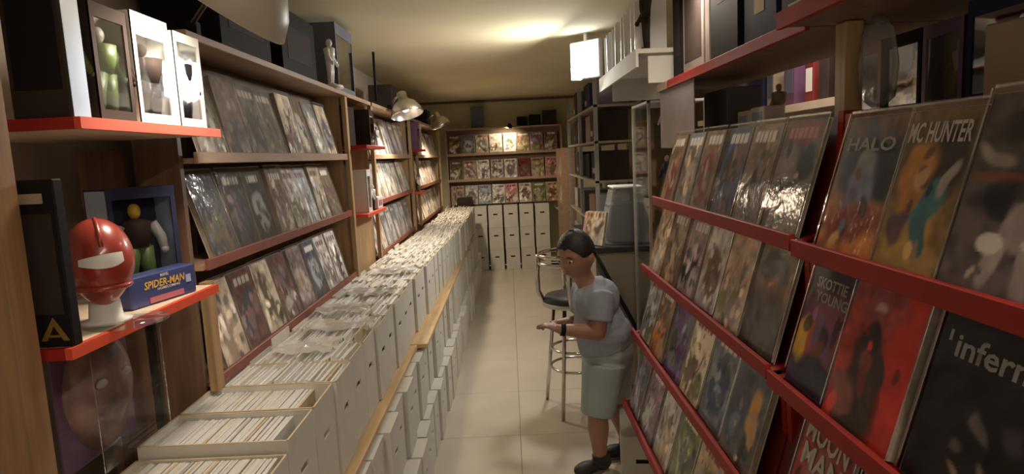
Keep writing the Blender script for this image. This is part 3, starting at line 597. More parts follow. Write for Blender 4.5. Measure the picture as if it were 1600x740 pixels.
dome_lamp('small clip lamp on the end wall rack shining on the covers', (0.04, 8.47, 1.87), (-0.02, 8.62, 1.6), 0.035, 6.0, (1.0, 0.84, 0.62), 'black', 150, (0.04, 8.56, 1.882))
# panel lamp by the counter
t = thing('panel_lamp', 'glaring square white lamp hanging beside the white board shelf', 'lamp', (0.53, 4.25, 2.09))
B(-0.115, 0.115, -0.012, 0.03, -0.12, 0.12).build('housing', 'white', t, bevel=0.004); B(-0.105, 0.105, -0.016, -0.0125, -0.11, 0.11).build('diffuser', 'panel', t)
B(-0.01, 0.01, 0.0, 0.02, 0.12, 0.17).build('hanger', 'white', t)
t.rotation_euler = (0, 0, -0.75)

# ================================================================== TOYS
def fig_mesh(h, mats, arms=0.0, bulk=1.0):
    """generic standing toy figure: legs (0), torso (1), head (2), arms (3)"""
    b = MB(); k = h; w = bulk
    for s in (-1, 1):
        b.tube([(s * .085 * k * w, 0.01 * k, 0.03 * k), (s * .08 * k * w, 0, 0.27 * k), (s * .055 * k * w, 0, 0.50 * k)], [0.045 * k * w, 0.062 * k * w, 0.08 * k * w], 10, 0)
        b.ell((s * .09 * k * w, -0.03 * k, 0.02 * k), (.045 * k * w, .08 * k, .025 * k), 10, 6, m=0)
        b.tube([(s * .15 * k * w, 0, 0.76 * k), (s * (.22 + arms) * k * w, -.02 * k, 0.60 * k), (s * (.20 + arms) * k * w, -.10 * k, 0.47 * k)], [0.055 * k * w, 0.048 * k * w, 0.036 * k * w], 8, 3)
        b.ell((s * (.20 + arms) * k * w, -.11 * k, .455 * k), (.04 * k * w, .04 * k, .045 * k), 8, 6, m=3)
    b.ell((0, 0, 0.52 * k), (.115 * k * w, .08 * k * w, .075 * k), 12, 8, m=0)
    b.tube([(0, 0, 0.52 * k), (0, -.01 * k, 0.66 * k), (0, 0, 0.79 * k), (0, 0, .83 * k)], [0.095 * k * w, 0.115 * k * w, 0.13 * k * w, .05 * k], 12, 1)
    b.ell((0, -0.01 * k, 0.91 * k), (.065 * k, .07 * k, .09 * k), 12, 8, m=2)
    return b.mesh('action_figure', mats)
def window_box(name, label, loc, rotz, w, d, h, shell, insert, fig, side=None, group=None, header=0.16, bulk=1.0, cat='toy box'):
    t = thing(name, label, cat, loc, (0, 0, rotz), group); q = 0.004; f = 0.012
    b = MB(); b.box(-w / 2, w / 2, d - q, d, 0, h); b.box(-w / 2, w / 2, 0, d - q, 0, q); b.box(-w / 2, w / 2, 0, d - q, h - q, h)
    b.box(-w / 2, -w / 2 + q, 0, d - q, q, h - q, m=1); b.box(w / 2 - q, w / 2, 0, d - q, q, h - q, m=1)
    b.box(-w / 2, w / 2, -0.001, 0.003, h * (1 - header), h - 0.0, m=0); b.box(-w / 2, w / 2, -0.001, 0.003, 0.0, h * 0.10, m=0)
    b.box(-w / 2, -w / 2 + f, -0.001, 0.003, h * 0.10, h * (1 - header), m=0); b.box(w / 2 - f, w / 2, -0.001, 0.003, h * 0.10, h * (1 - header), m=0)
    b.build('carton', [shell, side or shell], t)
    B(-w / 2 + q, w / 2 - q, d - 0.010, d - q - 0.0005, q, h - q).build('insert_card', insert, t)
    fh = h * (1 - header) * 0.93; link('action_figure', fig_mesh(fh, fig, bulk=bulk), t, (0, d * 0.45, q))
    B(-w / 2 + f, w / 2 - f, 0.0002, 0.0012, h * 0.10, h * (1 - header)).build('window', 'window', t)
    return t
def carton(label, loc, rotz, w, d, h, body, panel=None, group=None, name='carton', cat='box', panelsize=(0.7, 0.5, 0.5)):
    t = thing(name, label, cat, loc, (0, 0, rotz), group)
    B(-w / 2, w / 2, 0, d, 0, h).build('body', body, t, bevel=min(0.003, d * 0.1))
    if panel:
        pw, ph, pz = panelsize; B(-w * pw / 2, w * pw / 2, -0.0012, 0.0004, h * (pz - ph / 2), h * (pz + ph / 2)).build('printed_panel', panel, t)
    return t
def fig(label, loc, rotz, h, mats, group=None, bulk=1.0, base=None):
    t = thing('figurine', label, 'figurine', loc, (0, 0, rotz), group)
    z = 0
    if base: MB().lathe([(h * .24, 0), (h * .24, h * .05), (h * .2, h * .07)], 16).build('base', base, t); z = h * .07
    link('figure', fig_mesh(h - z, mats, bulk=bulk), t, (0, 0, z)); return t
# ---- the two red toy shelves, their posts and panels
def red_shelf(z0, z1, y0, y1, label, xf, underside):
    t = thing('toy_shelf', label, 'shelf', (0, 0, 0), group='red toy shelves')
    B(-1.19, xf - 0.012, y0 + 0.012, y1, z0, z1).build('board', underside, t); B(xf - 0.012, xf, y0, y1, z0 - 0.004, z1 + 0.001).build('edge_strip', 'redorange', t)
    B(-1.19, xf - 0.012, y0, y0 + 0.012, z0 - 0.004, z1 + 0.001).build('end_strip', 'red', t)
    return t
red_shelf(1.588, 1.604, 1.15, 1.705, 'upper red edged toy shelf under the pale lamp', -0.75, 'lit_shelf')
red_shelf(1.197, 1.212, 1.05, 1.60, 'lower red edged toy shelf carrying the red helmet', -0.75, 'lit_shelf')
tag(B(-0.87, -0.79, 0.985, 1.035, 0.0, 2.2).build('wooden_post', 'woodmid', bevel=0.002), 'orange brown wooden post in front of the tall black toy box', 'post')
tag(B(-0.97, -0.89, 0.93, 0.965, 0.0, 2.2).build('wall_strip', 'white', bevel=0.002), 'white painted strip beside the orange brown post', 'trim')
o = tag(B(-1.04, -1.02, 1.56, 1.72, 0.602, 1.56).build('wood_panel', 'woodb'), 'brown wooden panel standing against the wall below the red shelves', 'panel')
# masked-face poster under the lower shelf: a plain oval mask in its clear bag
t = thing('party_mask', 'brown oval mask in a clear bag below the lower red shelf', 'mask', (-0.93, 1.36, 0.90), (0, 0, PI / 2))
b = MB(); n = 18; vs = []; fs = []
for i in range(n + 1):
    for j in range(n + 1):
        u, v = i / n * 2 - 1, j / n * 2 - 1; k = math.sqrt(max(u * u, v * v)); r2 = math.hypot(u, v) or 1; sx, sz = u * k / r2, v * k / r2
        dep = 0.055 * math.sqrt(max(0, 1 - sx * sx - sz * sz)); dep += 0.018 * math.exp(-(sx / 0.16) ** 2 - ((sz + 0.12) / 0.3) ** 2) - 0.014 * (math.exp(-((sx - .38) / .2) ** 2 - ((sz - .2) / .13) ** 2) + math.exp(-((sx + .38) / .2) ** 2 - ((sz - .2) / .13) ** 2))
        vs.append((sx * 0.105 * (1 - 0.18 * max(0, -sz)), -dep, 0.135 + sz * 0.135))
for i in range(n):
    for j in range(n): fs.append((i * (n + 1) + j, (i + 1) * (n + 1) + j, (i + 1) * (n + 1) + j + 1, i * (n + 1) + j + 1))
b.add(vs, fs, 0, True); b.build('mask_shell', mat('mauve_mask', (0.30, 0.19, 0.16), 0.4, coat=0.5, var=0.55, scale=12, col2=(0.10, 0.05, 0.055)), t)
for sx in (-1, 1): MB().ell((sx * 0.042, -0.043, 0.160), (0.019, 0.006, 0.010), 12, 8).build('eye_patch', 'letter_g', t)
B(-0.125, 0.125, 0.0, 0.004, -0.01, 0.29).build('card', 'purple', t); link('clear_bag', sleeve_mesh(0.25, 0.29, -0.085, 'window'), t)
# upper shelf toys
carton('tall dark box at the end of the upper red shelf', (-0.826, 1.165, 1.605), 0.0, 0.106, 0.055, 0.50, 'dark', 'black', cat='toy box', name='toy_box', panelsize=(.8, .8, .5))
B(0.0532, 0.0542, 0.004, 0.051, 0.0, 0.495).build('pale_side', 'ltblue', bpy.data.objects['toy_box'])
window_box('toy_box', 'dark brown window box with green figure on the upper red shelf', (-0.78, 1.318, 1.605), PI / 2, 0.118, 0.06, 0.225, 'dark', 'purple', ['green', 'green', 'grey', 'green'], header=0.12, bulk=1.4)
window_box('toy_box', 'brightly lit white window box with dark green figure', (-0.775, 1.46, 1.605), PI / 2, 0.145, 0.06, 0.235, 'white', 'white', ['dark', 'dark', 'dark', 'dark'], header=0.20, bulk=1.9)
window_box('toy_box', 'white and mauve window box with black figure beside the lamp', (-0.775, 1.62, 1.605), PI / 2, 0.125, 0.06, 0.225, 'white', 'white', ['black', 'black', 'grey', 'black'], header=0.10, bulk=1.35)
# lower shelf toys
t = carton('tall black toy box with gold triangle mark on the lower red shelf', (-0.803, 1.064, 1.213), 0.0, 0.098, 0.024, 0.285, 'black', 'dark', name='toy_box', cat='toy box', panelsize=(.8, .6, .5))
B(-0.0505, -0.0492, 0.0, 0.024, 0, 0.28).build('pale_side', 'paper', t)
b = MB(); b.prism([(-0.024, 0), (0, 0.04), (0.024, 0), (0.014, 0), (0, 0.026), (-0.014, 0)], -0.0032, -0.0014); b.box(-0.009, 0.009, -0.0032, -0.0014, 0.006, 0.010); b.build('gold_mark', 'gold', t, (0.02, 0, 0.012))
B(-0.03, 0.03, -0.003, -0.0014, 0.245, 0.262).build('title_strip', 'tan', t)
window_box('toy_box', 'dark blue window box with figure in green trousers behind the red helmet', (-0.86, 1.50, 1.213), math.radians(62), 0.165, 0.085, 0.255, 'navy', 'navy', ['green', 'dark', 'yellow', 'grey'], side='ltblue', header=0.10, bulk=1.25)
t = carton('flat blue toy box with yellow lettering beside the red helmet', (-0.787, 1.425, 1.213), math.radians(78), 0.200, 0.045, 0.068, 'blue', None, name='toy_box', cat='toy box')
lettering('SPIDER-MAN', t, 0.0, -0.0008, 0.044, 0.125, 0.017, 'letter_y', shear=0.15); lettering('HOMECOMING', t, 0.01, -0.0008, 0.031, 0.07, 0.006, 'letter_w'); lettering('MARVEL', t, 0.0, -0.0008, 0.060, 0.026, 0.007, 'letter_w')
B(-0.05, 0.055, -0.0012, 0.0, 0.004, 0.016).build('pink_strip', 'pink', t); B(0.066, 0.082, -0.0012, 0.0, 0.028, 0.046).build('blue_badge', 'ltblue', t)
# plain red helmet with a white visor patch on a clear stand
t = thing('helmet', 'glossy red head shaped helmet with white visor on a pale stand', 'helmet', (-0.805, 1.235, 1.213), (0, 0, math.radians(38)))
b = MB(); n, k = 28, 20; vs = []; fs = []
for i in range(k + 1):
    ph = PI * i / k
    for j in range(n):
        a = 2 * PI * j / n; sx, sy, sz = math.sin(ph) * math.cos(a), math.sin(ph) * math.sin(a), math.cos(ph)
        jaw = 1 - 0.30 * max(0, -sz) ** 1.5; vs.append((0.061 * sx * jaw, 0.073 * sy * jaw - 0.010 * max(0, -sz), 0.12 + 0.086 * sz))
for i in range(k):
    for j in range(n): fs.append((i * n + j, i * n + (j + 1) % n, (i + 1) * n + (j + 1) % n, (i + 1) * n + j))
b.add(vs, fs, 0, True); b.build('shell', 'helmet', t)
def on_shell(a, zz, out=1.02):
    s3 = (zz - 0.12) / 0.086; jaw = 1 - 0.30 * max(0, -s3) ** 1.5; rr = math.sqrt(max(0, 1 - s3 * s3)) * jaw * out
    return (0.061 * rr * math.cos(a), 0.073 * rr * math.sin(a) - 0.010 * max(0, -s3), zz)
b = MB(); vs = []; fs = []; nn = 14
for j in range(nn + 1):
    u = j / nn; a = math.radians(-128 + 72 * u); lo, hi = 0.112 + 0.010 * (1 - u) ** 2 + 0.012 * u ** 4, 0.146 - 0.012 * (1 - u) ** 2 - 0.004 * u
    for q in range(4): vs.append(on_shell(a, lo + (hi - lo) * q / 3))
for j in range(nn):
    for q in range(3): fs.append((j * 4 + q, (j + 1) * 4 + q, (j + 1) * 4 + q + 1, j * 4 + q + 1))
b.add(vs, fs, 0, True); b.build('visor', 'white', t)
MB().tube([on_shell(math.radians(-90), z_, 1.0) for z_ in (0.155, 0.18, 0.198, 0.205)] + [on_shell(math.radians(90), z_, 1.0) for z_ in (0.198, 0.17, 0.13, 0.09)], 0.004, 8).build('crest', 'helmet', t)
b = MB(); b.tube([on_shell(math.radians(a), 0.075, 1.03) for a in range(-165, -14, 15)], 0.006, 8); b.build('chin_guard', 'helmet', t)
MB().lathe([(0.045, 0), (0.045, 0.006), (0.030, 0.010), (0.026, 0.05)], 18).build('stand', 'white', t)
MB().lathe([(0.075, 0), (0.075, 0.004), (0.02, 0.006)], 24, c=(0.03, -0.03, 0)).build('clear_base', 'glass', t)
# ---- boxes on top of the racks along the box wall
TZ = 1.8725
carton('big black box on the rack beside the pale lamp', (-0.90, 2.34, TZ), PI / 2, 0.44, 0.25, 0.37, 'black', 'dark', name='toy_box', cat='toy box')
carton('wide black box with pale edge on the rack by the bright white figure', (-0.88, 2.86, TZ), PI / 2, 0.46, 0.25, 0.27, 'black', 'dark', name='toy_box', cat='toy box')
fig('bright white figurine on the rack top between two dark boxes', (-0.86, 3.26, TZ), PI / 2, 0.24, ['white', 'white', 'white', 'white'], base='white')
window_box('toy_box', 'tall grey window box with dim figure on the first toy pillar side', (-0.87, 3.62, TZ + 0.0), PI / 2, 0.36, 0.2, 0.36, 'slate', 'dark', ['dark', 'grey', 'tan', 'dark'])
tag(MB().tube([(-0.80, 4.05, TZ + 0.001), (-0.80, 4.06, TZ + 0.30)], 0.008).build('black_rod', 'black'), 'thin black rod standing on the toy pillar top', 'rod')
carton('small dark box beside the silver dome lamp', (-0.88, 5.18, TZ), PI / 2, 0.22, 0.18, 0.22, 'dark', None, name='toy_box', cat='toy box')
fig('silver grey figurine standing behind the silver dome lamp', (-0.86, 5.42, TZ), PI / 2, 0.2, ['grey', 'white', 'grey', 'white'])
carton('brown box on the rack next to the end wall', (-0.88, 7.4, TZ), PI / 2, 0.3, 0.18, 0.18, 'dark', None, name='toy_box', cat='toy box')
# ---- toy pillars between the racks
def pillar(y0, y1, label, low):
    L = y1 - y0; t = thing('toy_pillar', label, 'shelf unit', (0, y0, 0), group='toy pillars')
    B(-1.05, -1.0, 0.005, L - 0.005, 0.0, 1.85).build('back_panel', 'dark', t); B(-1.19, -0.84, 0.012, L - 0.012, 1.85, 1.871).build('top_board', 'rack', t)
    B(-1.0, -0.76, 0.03, L - 0.06, 1.575, 1.595).build('shelf', 'red', t, bevel=0.002); B(-1.0, -0.78, 0.03, L - 0.06, 1.20, 1.22).build('shelf', 'redorange', t, bevel=0.002)
    B(-1.0, -0.875, 0.02, L - 0.04, 0.605, 1.2).build('lower_panel', low, t)
pillar(3.462, 4.078, 'dark toy pillar with red shelves next to the first comic rack', 'wood'); pillar(5.683, 6.028, 'narrow dark toy pillar with purple toy boxes', 'woodb')
g = 'toys on the pillar shelves'
window_box('toy_box', 'clear fronted toy box with white figure on the upper red pillar shelf', (-0.80, 3.86, 1.596), PI / 2, 0.13, 0.09, 0.21, 'dark', 'grey', ['white', 'white', 'white', 'white'], group=g)
fig('white figurine at the edge of the upper red pillar shelf', (-0.80, 3.98, 1.596), PI / 2, 0.12, ['white', 'white', 'skintoy', 'white'], g)
carton('dark box at the back of the upper red pillar shelf', (-0.88, 3.66, 1.596), PI / 2, 0.22, 0.1, 0.22, 'dark', None, g, 'toy_box', 'toy box')
window_box('toy_box', 'narrow white framed toy box on the lower red pillar shelf', (-0.80, 3.66, 1.221), PI / 2, 0.10, 0.08, 0.24, 'white', 'dark', ['pink', 'skintoy', 'white', 'skintoy'], group=g)
fig('small pale figurine with dark legs on the lower red pillar shelf', (-0.81, 3.78, 1.221), PI / 2, 0.15, ['black', 'white', 'white', 'white'], g)
carton('low pale card box with pink print on the lower red pillar shelf', (-0.79, 3.90, 1.221), PI / 2, 0.14, 0.08, 0.07, 'white', 'pink', g, 'toy_box', 'toy box')
window_box('toy_box', 'purple window box with pale figure on the narrow pillar', (-0.79, 5.80, 1.596), PI / 2, 0.12, 0.09, 0.24, 'purple', 'navy', ['white', 'grey', 'skintoy', 'white'], group=g)
window_box('toy_box', 'white and pink window box on the narrow pillar', (-0.79, 5.92, 1.596), PI / 2, 0.10, 0.09, 0.22, 'white', 'pink', ['pink', 'white', 'skintoy', 'pink'], group=g)
fig('pale round figurine on the lower shelf of the narrow pillar', (-0.83, 5.82, 1.221), PI / 2, 0.13, ['green', 'white', 'white', 'white'], g, bulk=1.3)

# ================================================================== THINGS ABOVE AND BEHIND THE RED RACK
g = 'boxes on the red edged top shelves'
board('top_shelf', 0.70, 1.02, 2.79, 2.96, 1.757, 1.78, 'woodb', 'rack', 'short tan edged shelf beside the white board shelf')
carton('tall black box next to the pink striped statue box', (0.76, 2.875, 1.781), -PI / 2, 0.13, 0.18, 0.45, 'black', 'dark', g, 'toy_box', 'toy box')
fig('dark slim statue at the end of the white board shelf', (0.66, 3.03, 1.951), -PI / 2, 0.28, ['dark', 'dark', 'purple', 'dark'], g, bulk=0.8)
carton('brown grey box on the top shelf above the rack', (0.75, 2.60, 1.781), -PI / 2, 0.28, 0.2, 0.40, 'mauvegrey', 'dark', g, 'toy_box', 'toy box', (.8, .7, .5))
carton('slim pale spined box on the red edged top shelf', (0.74, 2.38, 1.781), -PI / 2, 0.06, 0.2, 0.36, 'tan', 'mauvegrey', g, 'toy_box', 'toy box', (.8, .9, .5))
carton('black square box with dim round print on the top shelf', (0.73, 2.18, 1.781), -PI / 2, 0.27, 0.2, 0.42, 'black', 'dark', g, 'toy_box', 'toy box', (.4, .3, .6))
carton('navy box with small cream tag on the top shelf', (0.74, 1.90, 1.781), -PI / 2, 0.24, 0.2, 0.34, 'navy', 'cardedge', g, 'toy_box', 'toy box', (.3, .16, .35))
carton('dark brown box nearest the pine post on the top shelf', (0.74, 1.64, 1.781), -PI / 2, 0.22, 0.2, 0.30, 'dark', 'tan', g, 'toy_box', 'toy box', (.6, .06, .2))
carton('maroon box on the top shelf past the pine post', (0.70, 1.30, 1.786), -PI / 2, 0.3, 0.2, 0.26, 'dark', 'purple', g, 'toy_box', 'toy box')
carton('slate blue box behind the top row of the red rack', (0.82, 2.55, 1.553), -PI / 2, 0.28, 0.13, 0.16, 'slate', None, None, 'toy_box', 'toy box')
g = 'cartons behind the top row of the red rack'
carton('small white carton on the tan shelf behind the red rack', (0.85, 2.33, 1.553), -PI / 2, 0.11, 0.07, 0.065, 'white', 'ltblue', g); carton('white carton with pale blue print behind the red rack', (0.85, 2.20, 1.553), -PI / 2, 0.12, 0.07, 0.07, 'white', 'ltblue', g)
window_box('toy_box', 'pink window box behind the large soldier comic', (0.87, 1.56, 1.553), -PI / 2, 0.10, 0.08, 0.17, 'pink', 'red', ['white', 'black', 'grey', 'black'], group=g)
window_box('toy_box', 'black window box with white figure behind the yellow comic', (0.87, 1.43, 1.553), -PI / 2, 0.13, 0.09, 0.17, 'black', 'navy', ['grey', 'white', 'white', 'white'], group=g)
window_box('toy_box', 'plum window box with grey figure behind the yellow comic', (0.87, 1.30, 1.553), -PI / 2, 0.12, 0.09, 0.17, 'purple', 'black', ['black', 'grey', 'grey', 'black'], group=g)
t = window_box('toy_box', 'navy window box with grey domed toy behind the grey comic', (0.87, 1.15, 1.553), -PI / 2, 0.16, 0.10, 0.19, 'navy', 'black', ['grey', 'white', 'white', 'grey'], group=g, bulk=1.5)
carton('tan padded mailer leaning behind the grey comic', (0.80, 0.98, 1.553), -PI / 2 + 0.2, 0.18, 0.04, 0.12, 'tan', None, g, 'mailer', 'mailer')
t = thing('plastic_bag', 'hanging grey plastic bag beside the orange pine post', 'bag', (0.80, 1.40, 1.756))
b = MB(); b.lathe([(0.012, 0), (0.03, -0.03), (0.04, -0.10), (0.034, -0.17), (0.012, -0.19)], 14); b.build('bag_body', 'hazy', t); MB().tube([(0, 0, 0), (0, 0.004, -0.02)], 0.004).build('bag_handle', 'grey', t)
tag(B(0.70, 0.704, 2.42, 2.95, 1.50, 1.755).build('poster_sheet', 'mauvegrey'), 'dim mauve poster sheet hanging below the top shelf at the counter end', 'poster')
fig('tan figurine behind the white cartons on the tan shelf', (0.95, 2.26, 1.553), -PI / 2, 0.15, ['tan', 'tan', 'tan', 'tan'], None, 1.3)
# second aisle shelf beyond
t = thing('wall_shelf', 'cream lit wall shelf in the aisle beyond the red rack', 'shelf', (0, 0, 0)); B(1.25, 1.60, 0.4, 4.2, 1.635, 1.66).build('board', 'lit_shelf', t); B(1.238, 1.25, 0.4, 4.2, 1.63, 1.662).build('edge_strip', 'lit_shelf', t)
for yy in (0.6, 2.3, 4.0): B(1.3, 1.60, yy, yy + 0.02, 1.50, 1.635).build('bracket', 'woodb', t)
rr = random.Random(8); y = 0.9; k = 0; LB = [('maroon', 'dred'), ('navy', 'navy'), ('black', 'black'), ('plum', 'purple'), ('slate', 'slate'), ('brown', 'dark'), ('tan', 'tan'), ('dark red', 'red')]
while y < 3.9:
    wd = rr.choice([0.09, 0.12, 0.16, 0.2]); nm, mm = LB[(k * 3) % 8]
    carton('%s carton, %s from the white cartons end of the cream wall shelf' % (nm, ORD[k] if k < 12 else 'last'), (1.29, y + wd / 2, 1.661), -PI / 2, wd - 0.01, 0.15, rr.uniform(0.14, 0.30), mm, rr.choice(['white', 'slate', 'tan', None, None]), 'cartons on the cream wall shelf'); y += wd + rr.uniform(0.02, 0.16); k += 1
fig('tan skeletal figurine on the cream wall shelf', (1.31, 3.94, 1.661), -PI / 2, 0.16, ['tan', 'tan', 'tan', 'tan'], 'cartons on the cream wall shelf', 1.2)

# ================================================================== COUNTER SIDE
t = thing('counter', 'beige counter with dark top beside the chrome bar stool', 'counter', (0.47, 3.72, 0))
B(0.02, 0.60, 0.02, 1.24, 0.0, 0.905).build('front_panel', 'counter', t); B(0, 0.62, 0, 1.26, 0.905, 0.94).build('worktop', 'countertop', t, bevel=0.004); B(0.03, 0.59, 0.012, 0.02, 0.0, 0.09).build('kickboard', 'countertop', t)
t = thing('plastic_cover', 'grey hazy plastic dust cover standing on the dark countertop', 'dust cover', (0.71, 3.96, 0.9405))
b = MB(); P0 = [(-0.155, -0.15), (0.155, -0.15), (0.155, 0.15), (-0.155, 0.15)]
b.hexa([(x, yy, 0) for x, yy in P0] + [(x * 0.55, yy * 0.7, 0.33) for x, yy in P0]); b.build('cover', 'hazy', t, bevel=0.012)
B(-0.09, 0.085, -0.108, 0.108, 0.332, 0.345).build('cap', 'white', t, bevel=0.004); B(-0.11, 0.11, -0.08, 0.1, 0.002, 0.24).build('register', 'slate', t, bevel=0.01)
for i, (xx, yy, zz, a, mm, lab) in enumerate(((0.505, 3.80, 0.9405, 0.25, 'cream', 'cream magazine leaning on the dust cover on the counter'), (0.482, 4.06, 0.9405, 0.2, 'tan', 'tan magazine standing behind the dust cover on the counter'), (0.488, 4.25, 0.9405, 0.2, 'pink', 'pink magazine standing near the far end of the counter'))):
    comic(lab, 'magazines on the counter', (xx + 0.005, yy, zz), -PI / 2 + 0.5 - 0.2 * i, 0.2, 0.12, 0.20 - 0.02 * i, 0.012, random_cover(10, 15, mm, 'brown', 'pale grey', rngB), False, name='magazine')
t = thing('display_cabinet', 'narrow glass display cabinet with steel corner posts above the counter', 'cabinet', (0.70, 3.22, 0))
for x0, y0 in ((0, 0), (0.28, 0), (0, 0.4), (0.28, 0.4)): B(x0, x0 + 0.014, y0, y0 + 0.014, 0, 1.74).build('corner_post', 'silver', t)
for z in (0.05, 0.9, 1.25, 1.55, 1.725): B(0.0, 0.294, 0.0, 0.414, z, z + 0.012).build('glass_shelf', 'glass' if 0.1 < z < 1.7 else 'white', t)
B(0.004, 0.008, 0.015, 0.399, 0.07, 1.72).build('pane', 'glass', t); B(0.015, 0.279, 0.004, 0.008, 0.07, 1.72).build('pane', 'glass', t)
fig('white figurine on the upper glass shelf of the cabinet', (0.82, 3.38, 1.563), -1.2, 0.14, ['grey', 'white', 'white', 'white'], 'figurines in the glass cabinet'); fig('dark figurine on the middle glass shelf of the cabinet', (0.84, 3.40, 1.263), -1.2, 0.2, ['dark', 'navy', 'skintoy', 'dark'], 'figurines in the glass cabinet')
t = thing('board_shelf', 'white top shelf with deep fascia holding white boards near the ceiling', 'shelf', (0, 0, 0))
B(0.61, 0.95, 2.97, 4.14, 1.93, 1.95).build('board', 'card', t); B(0.598, 0.61, 2.97, 4.14, 1.87, 1.952).build('fascia', 'card', t)
for yy in (3.0, 4.0): B(0.66, 0.95, yy, yy + 0.015, 1.80, 1.93).build('bracket', 'card', t)
for i in range(11):
    yy = 3.12 + i * 0.094
    tag(B(-0.075, 0.075, -0.006, 0.006, 0, 0.24).build('backing_board_pack', 'white', None, (0.70, yy, 1.951), (rnd.uniform(-.06, .06), 0, rnd.uniform(-.25, .05))), 'pack of white backing boards standing upright on the white top shelf', 'boards', 'white boards under the ceiling')
# tall shelving along the wall with dark cartons
t = thing('shelving_unit', 'grey tall shelving filled with dark cartons beyond the counter', 'shelving', (0, 0, 0))
for yy in (5.05, 6.15, 7.25): 
    for xx in (0.68, 1.02): B(xx, xx + 0.03, yy, yy + 0.03, 0, 2.1).build('upright', 'grey', t)
SZ = (0.12, 0.52, 0.92, 1.27, 1.58, 1.86)
for z in SZ: B(0.68, 1.05, 5.05, 7.28, z - 0.018, z).build('shelf_board', 'counter', t)
rr = random.Random(21); DK = [('black', 'black'), ('dark brown', 'dark'), ('slate blue', 'slate'), ('navy', 'navy'), ('brown', 'woodb'), ('grey', 'grey'), ('plum', 'purple')]
for si, z in enumerate(SZ):
    y = 5.10; k = 0
    while y < 6.95:
        wd = rr.uniform(0.22, 0.36)
        if y < 6.14 < y + wd + 0.01: y = 6.20
        nm, mm = rr.choice(DK); h = rr.uniform(0.20, 0.235)
        if si < 2: nm, mm = rr.choice([('tan', 'tan'), ('grey', 'grey'), ('brown', 'woodb')])
        carton('%s carton, %s from the counter, %s shelf of the tall shelving' % (nm, ORD[k], ORD[5 - si] if si < 5 else 'top'), (0.70 + rr.uniform(0, .03), y + wd / 2, z + 0.0005), -PI / 2, wd - 0.02, 0.24, h, mm, rr.choice(['white', 'tan', 'slate', None, None]), 'cartons on the tall shelving', panelsize=(.6, .2, .3)); y += wd; k += 1
# leaning magazine rack at the end of the shelving
t = thing('magazine_rack', 'small two-tier magazine rack at the end of the tall shelving', 'rack', (0, 0, 0))
for z in (0.93, 1.24): B(0.60, 0.74, 7.40, 8.05, z - 0.012, z).build('ledge', 'rack', t); B(0.592, 0.60, 7.40, 8.05, z - 0.012, z + 0.02).build('rail', 'rack', t)
for yy in (7.38, 8.05): B(0.60, 0.76, yy, yy + 0.02, 0, 1.56).build('side_panel', 'rack', t)
for k, z in enumerate((0.931, 1.241)):
    for i in range(3):
        mm = ['cream', 'white', 'tan'][(i + k) % 3]
        comic('%s magazine, %s from the end wall, %s tier of the magazine rack' % (mm, ORD[2 - i], ('lower', 'upper')[k]), 'magazines in the small rack', (0.622, 7.52 + i * 0.2, z), -PI / 2, 0.22, 0.17, 0.26, 0.02, random_cover(8, 12, mm, 'pale grey', 'tan', rngB), False, name='magazine')

# ---- chrome bar stool
t = thing('bar_stool', 'chrome bar stool with low curved back behind the boy', 'stool', (0.335, 3.62, 0), (0, 0, 0.0))
for q, (fx, fy) in enumerate(((-0.165, 0.17), (-0.095, -0.165), (0.15, -0.15), (0.10, 0.17))):
    MB().tube([(fx, fy, 0.004), (fx * 0.62, fy * 0.62, 0.64)], 0.0115, 10).build('leg', 'chrome', t)
for z, k in ((0.38, 0.80), (0.27, 0.86)):
    MB().tube([(0.165 * k * math.cos(a), 0.172 * k * math.sin(a), z) for a in [2 * PI * i / 28 for i in range(28)]], 0.008, 8, closed=True).build('footrest_ring', 'chrome', t)
MB().lathe([(0.13, 0.63), (0.165, 0.64), (0.172, 0.665), (0.16, 0.69), (0.10, 0.697), (0.0, 0.698)], 30, capt=False).build('seat', 'seatblk', t)
MB().lathe([(0.174, 0.636), (0.178, 0.648), (0.174, 0.660)], 30, capb=False, capt=False).build('seat_band', 'chrome', t)
def arc(r, z, a0, a1, n=16): return [(r * math.cos(a0 + (a1 - a0) * i / n), r * math.sin(a0 + (a1 - a0) * i / n), z) for i in range(n + 1)]
for z in (0.93, 0.885): MB().tube(arc(0.19, z, math.radians(95), math.radians(265)), 0.011, 8).build('back_rail', 'chrome', t)
for a in (100, 180, 260):
    ca, sa = math.cos(math.radians(a)), math.sin(math.radians(a)); MB().tube([(0.165 * ca, 0.165 * sa, 0.65), (0.198 * ca, 0.198 * sa, 0.72), (0.2 * ca, 0.2 * sa, 0.82), (0.19 * ca, 0.19 * sa, 0.93)], 0.014, 8).build('back_post', 'chrome', t)
# ---- folded black chair leaning on the counter end
t = thing('folding_chair', 'folded black metal chair leaning at the counter end behind the boy', 'chair', (0.47, 3.642, 0))
for dy in (0, 0.06): MB().tube([(-0.01, dy, 0.95), (0.20, dy, 0.53), (0.46, dy, 0.01)], 0.011, 8).build('frame_bar', 'black', t)
for f in (0.05, 0.3, 0.55): MB().tube([(-0.01 + 0.47 * f, 0, 0.95 - 0.94 * f), (-0.01 + 0.47 * f, 0.06, 0.95 - 0.94 * f)], 0.008, 6).build('cross_bar', 'black', t)
B(0.10, 0.115, -0.012, 0.072, 0.55, 0.68).build('seat', 'seatblk', t)

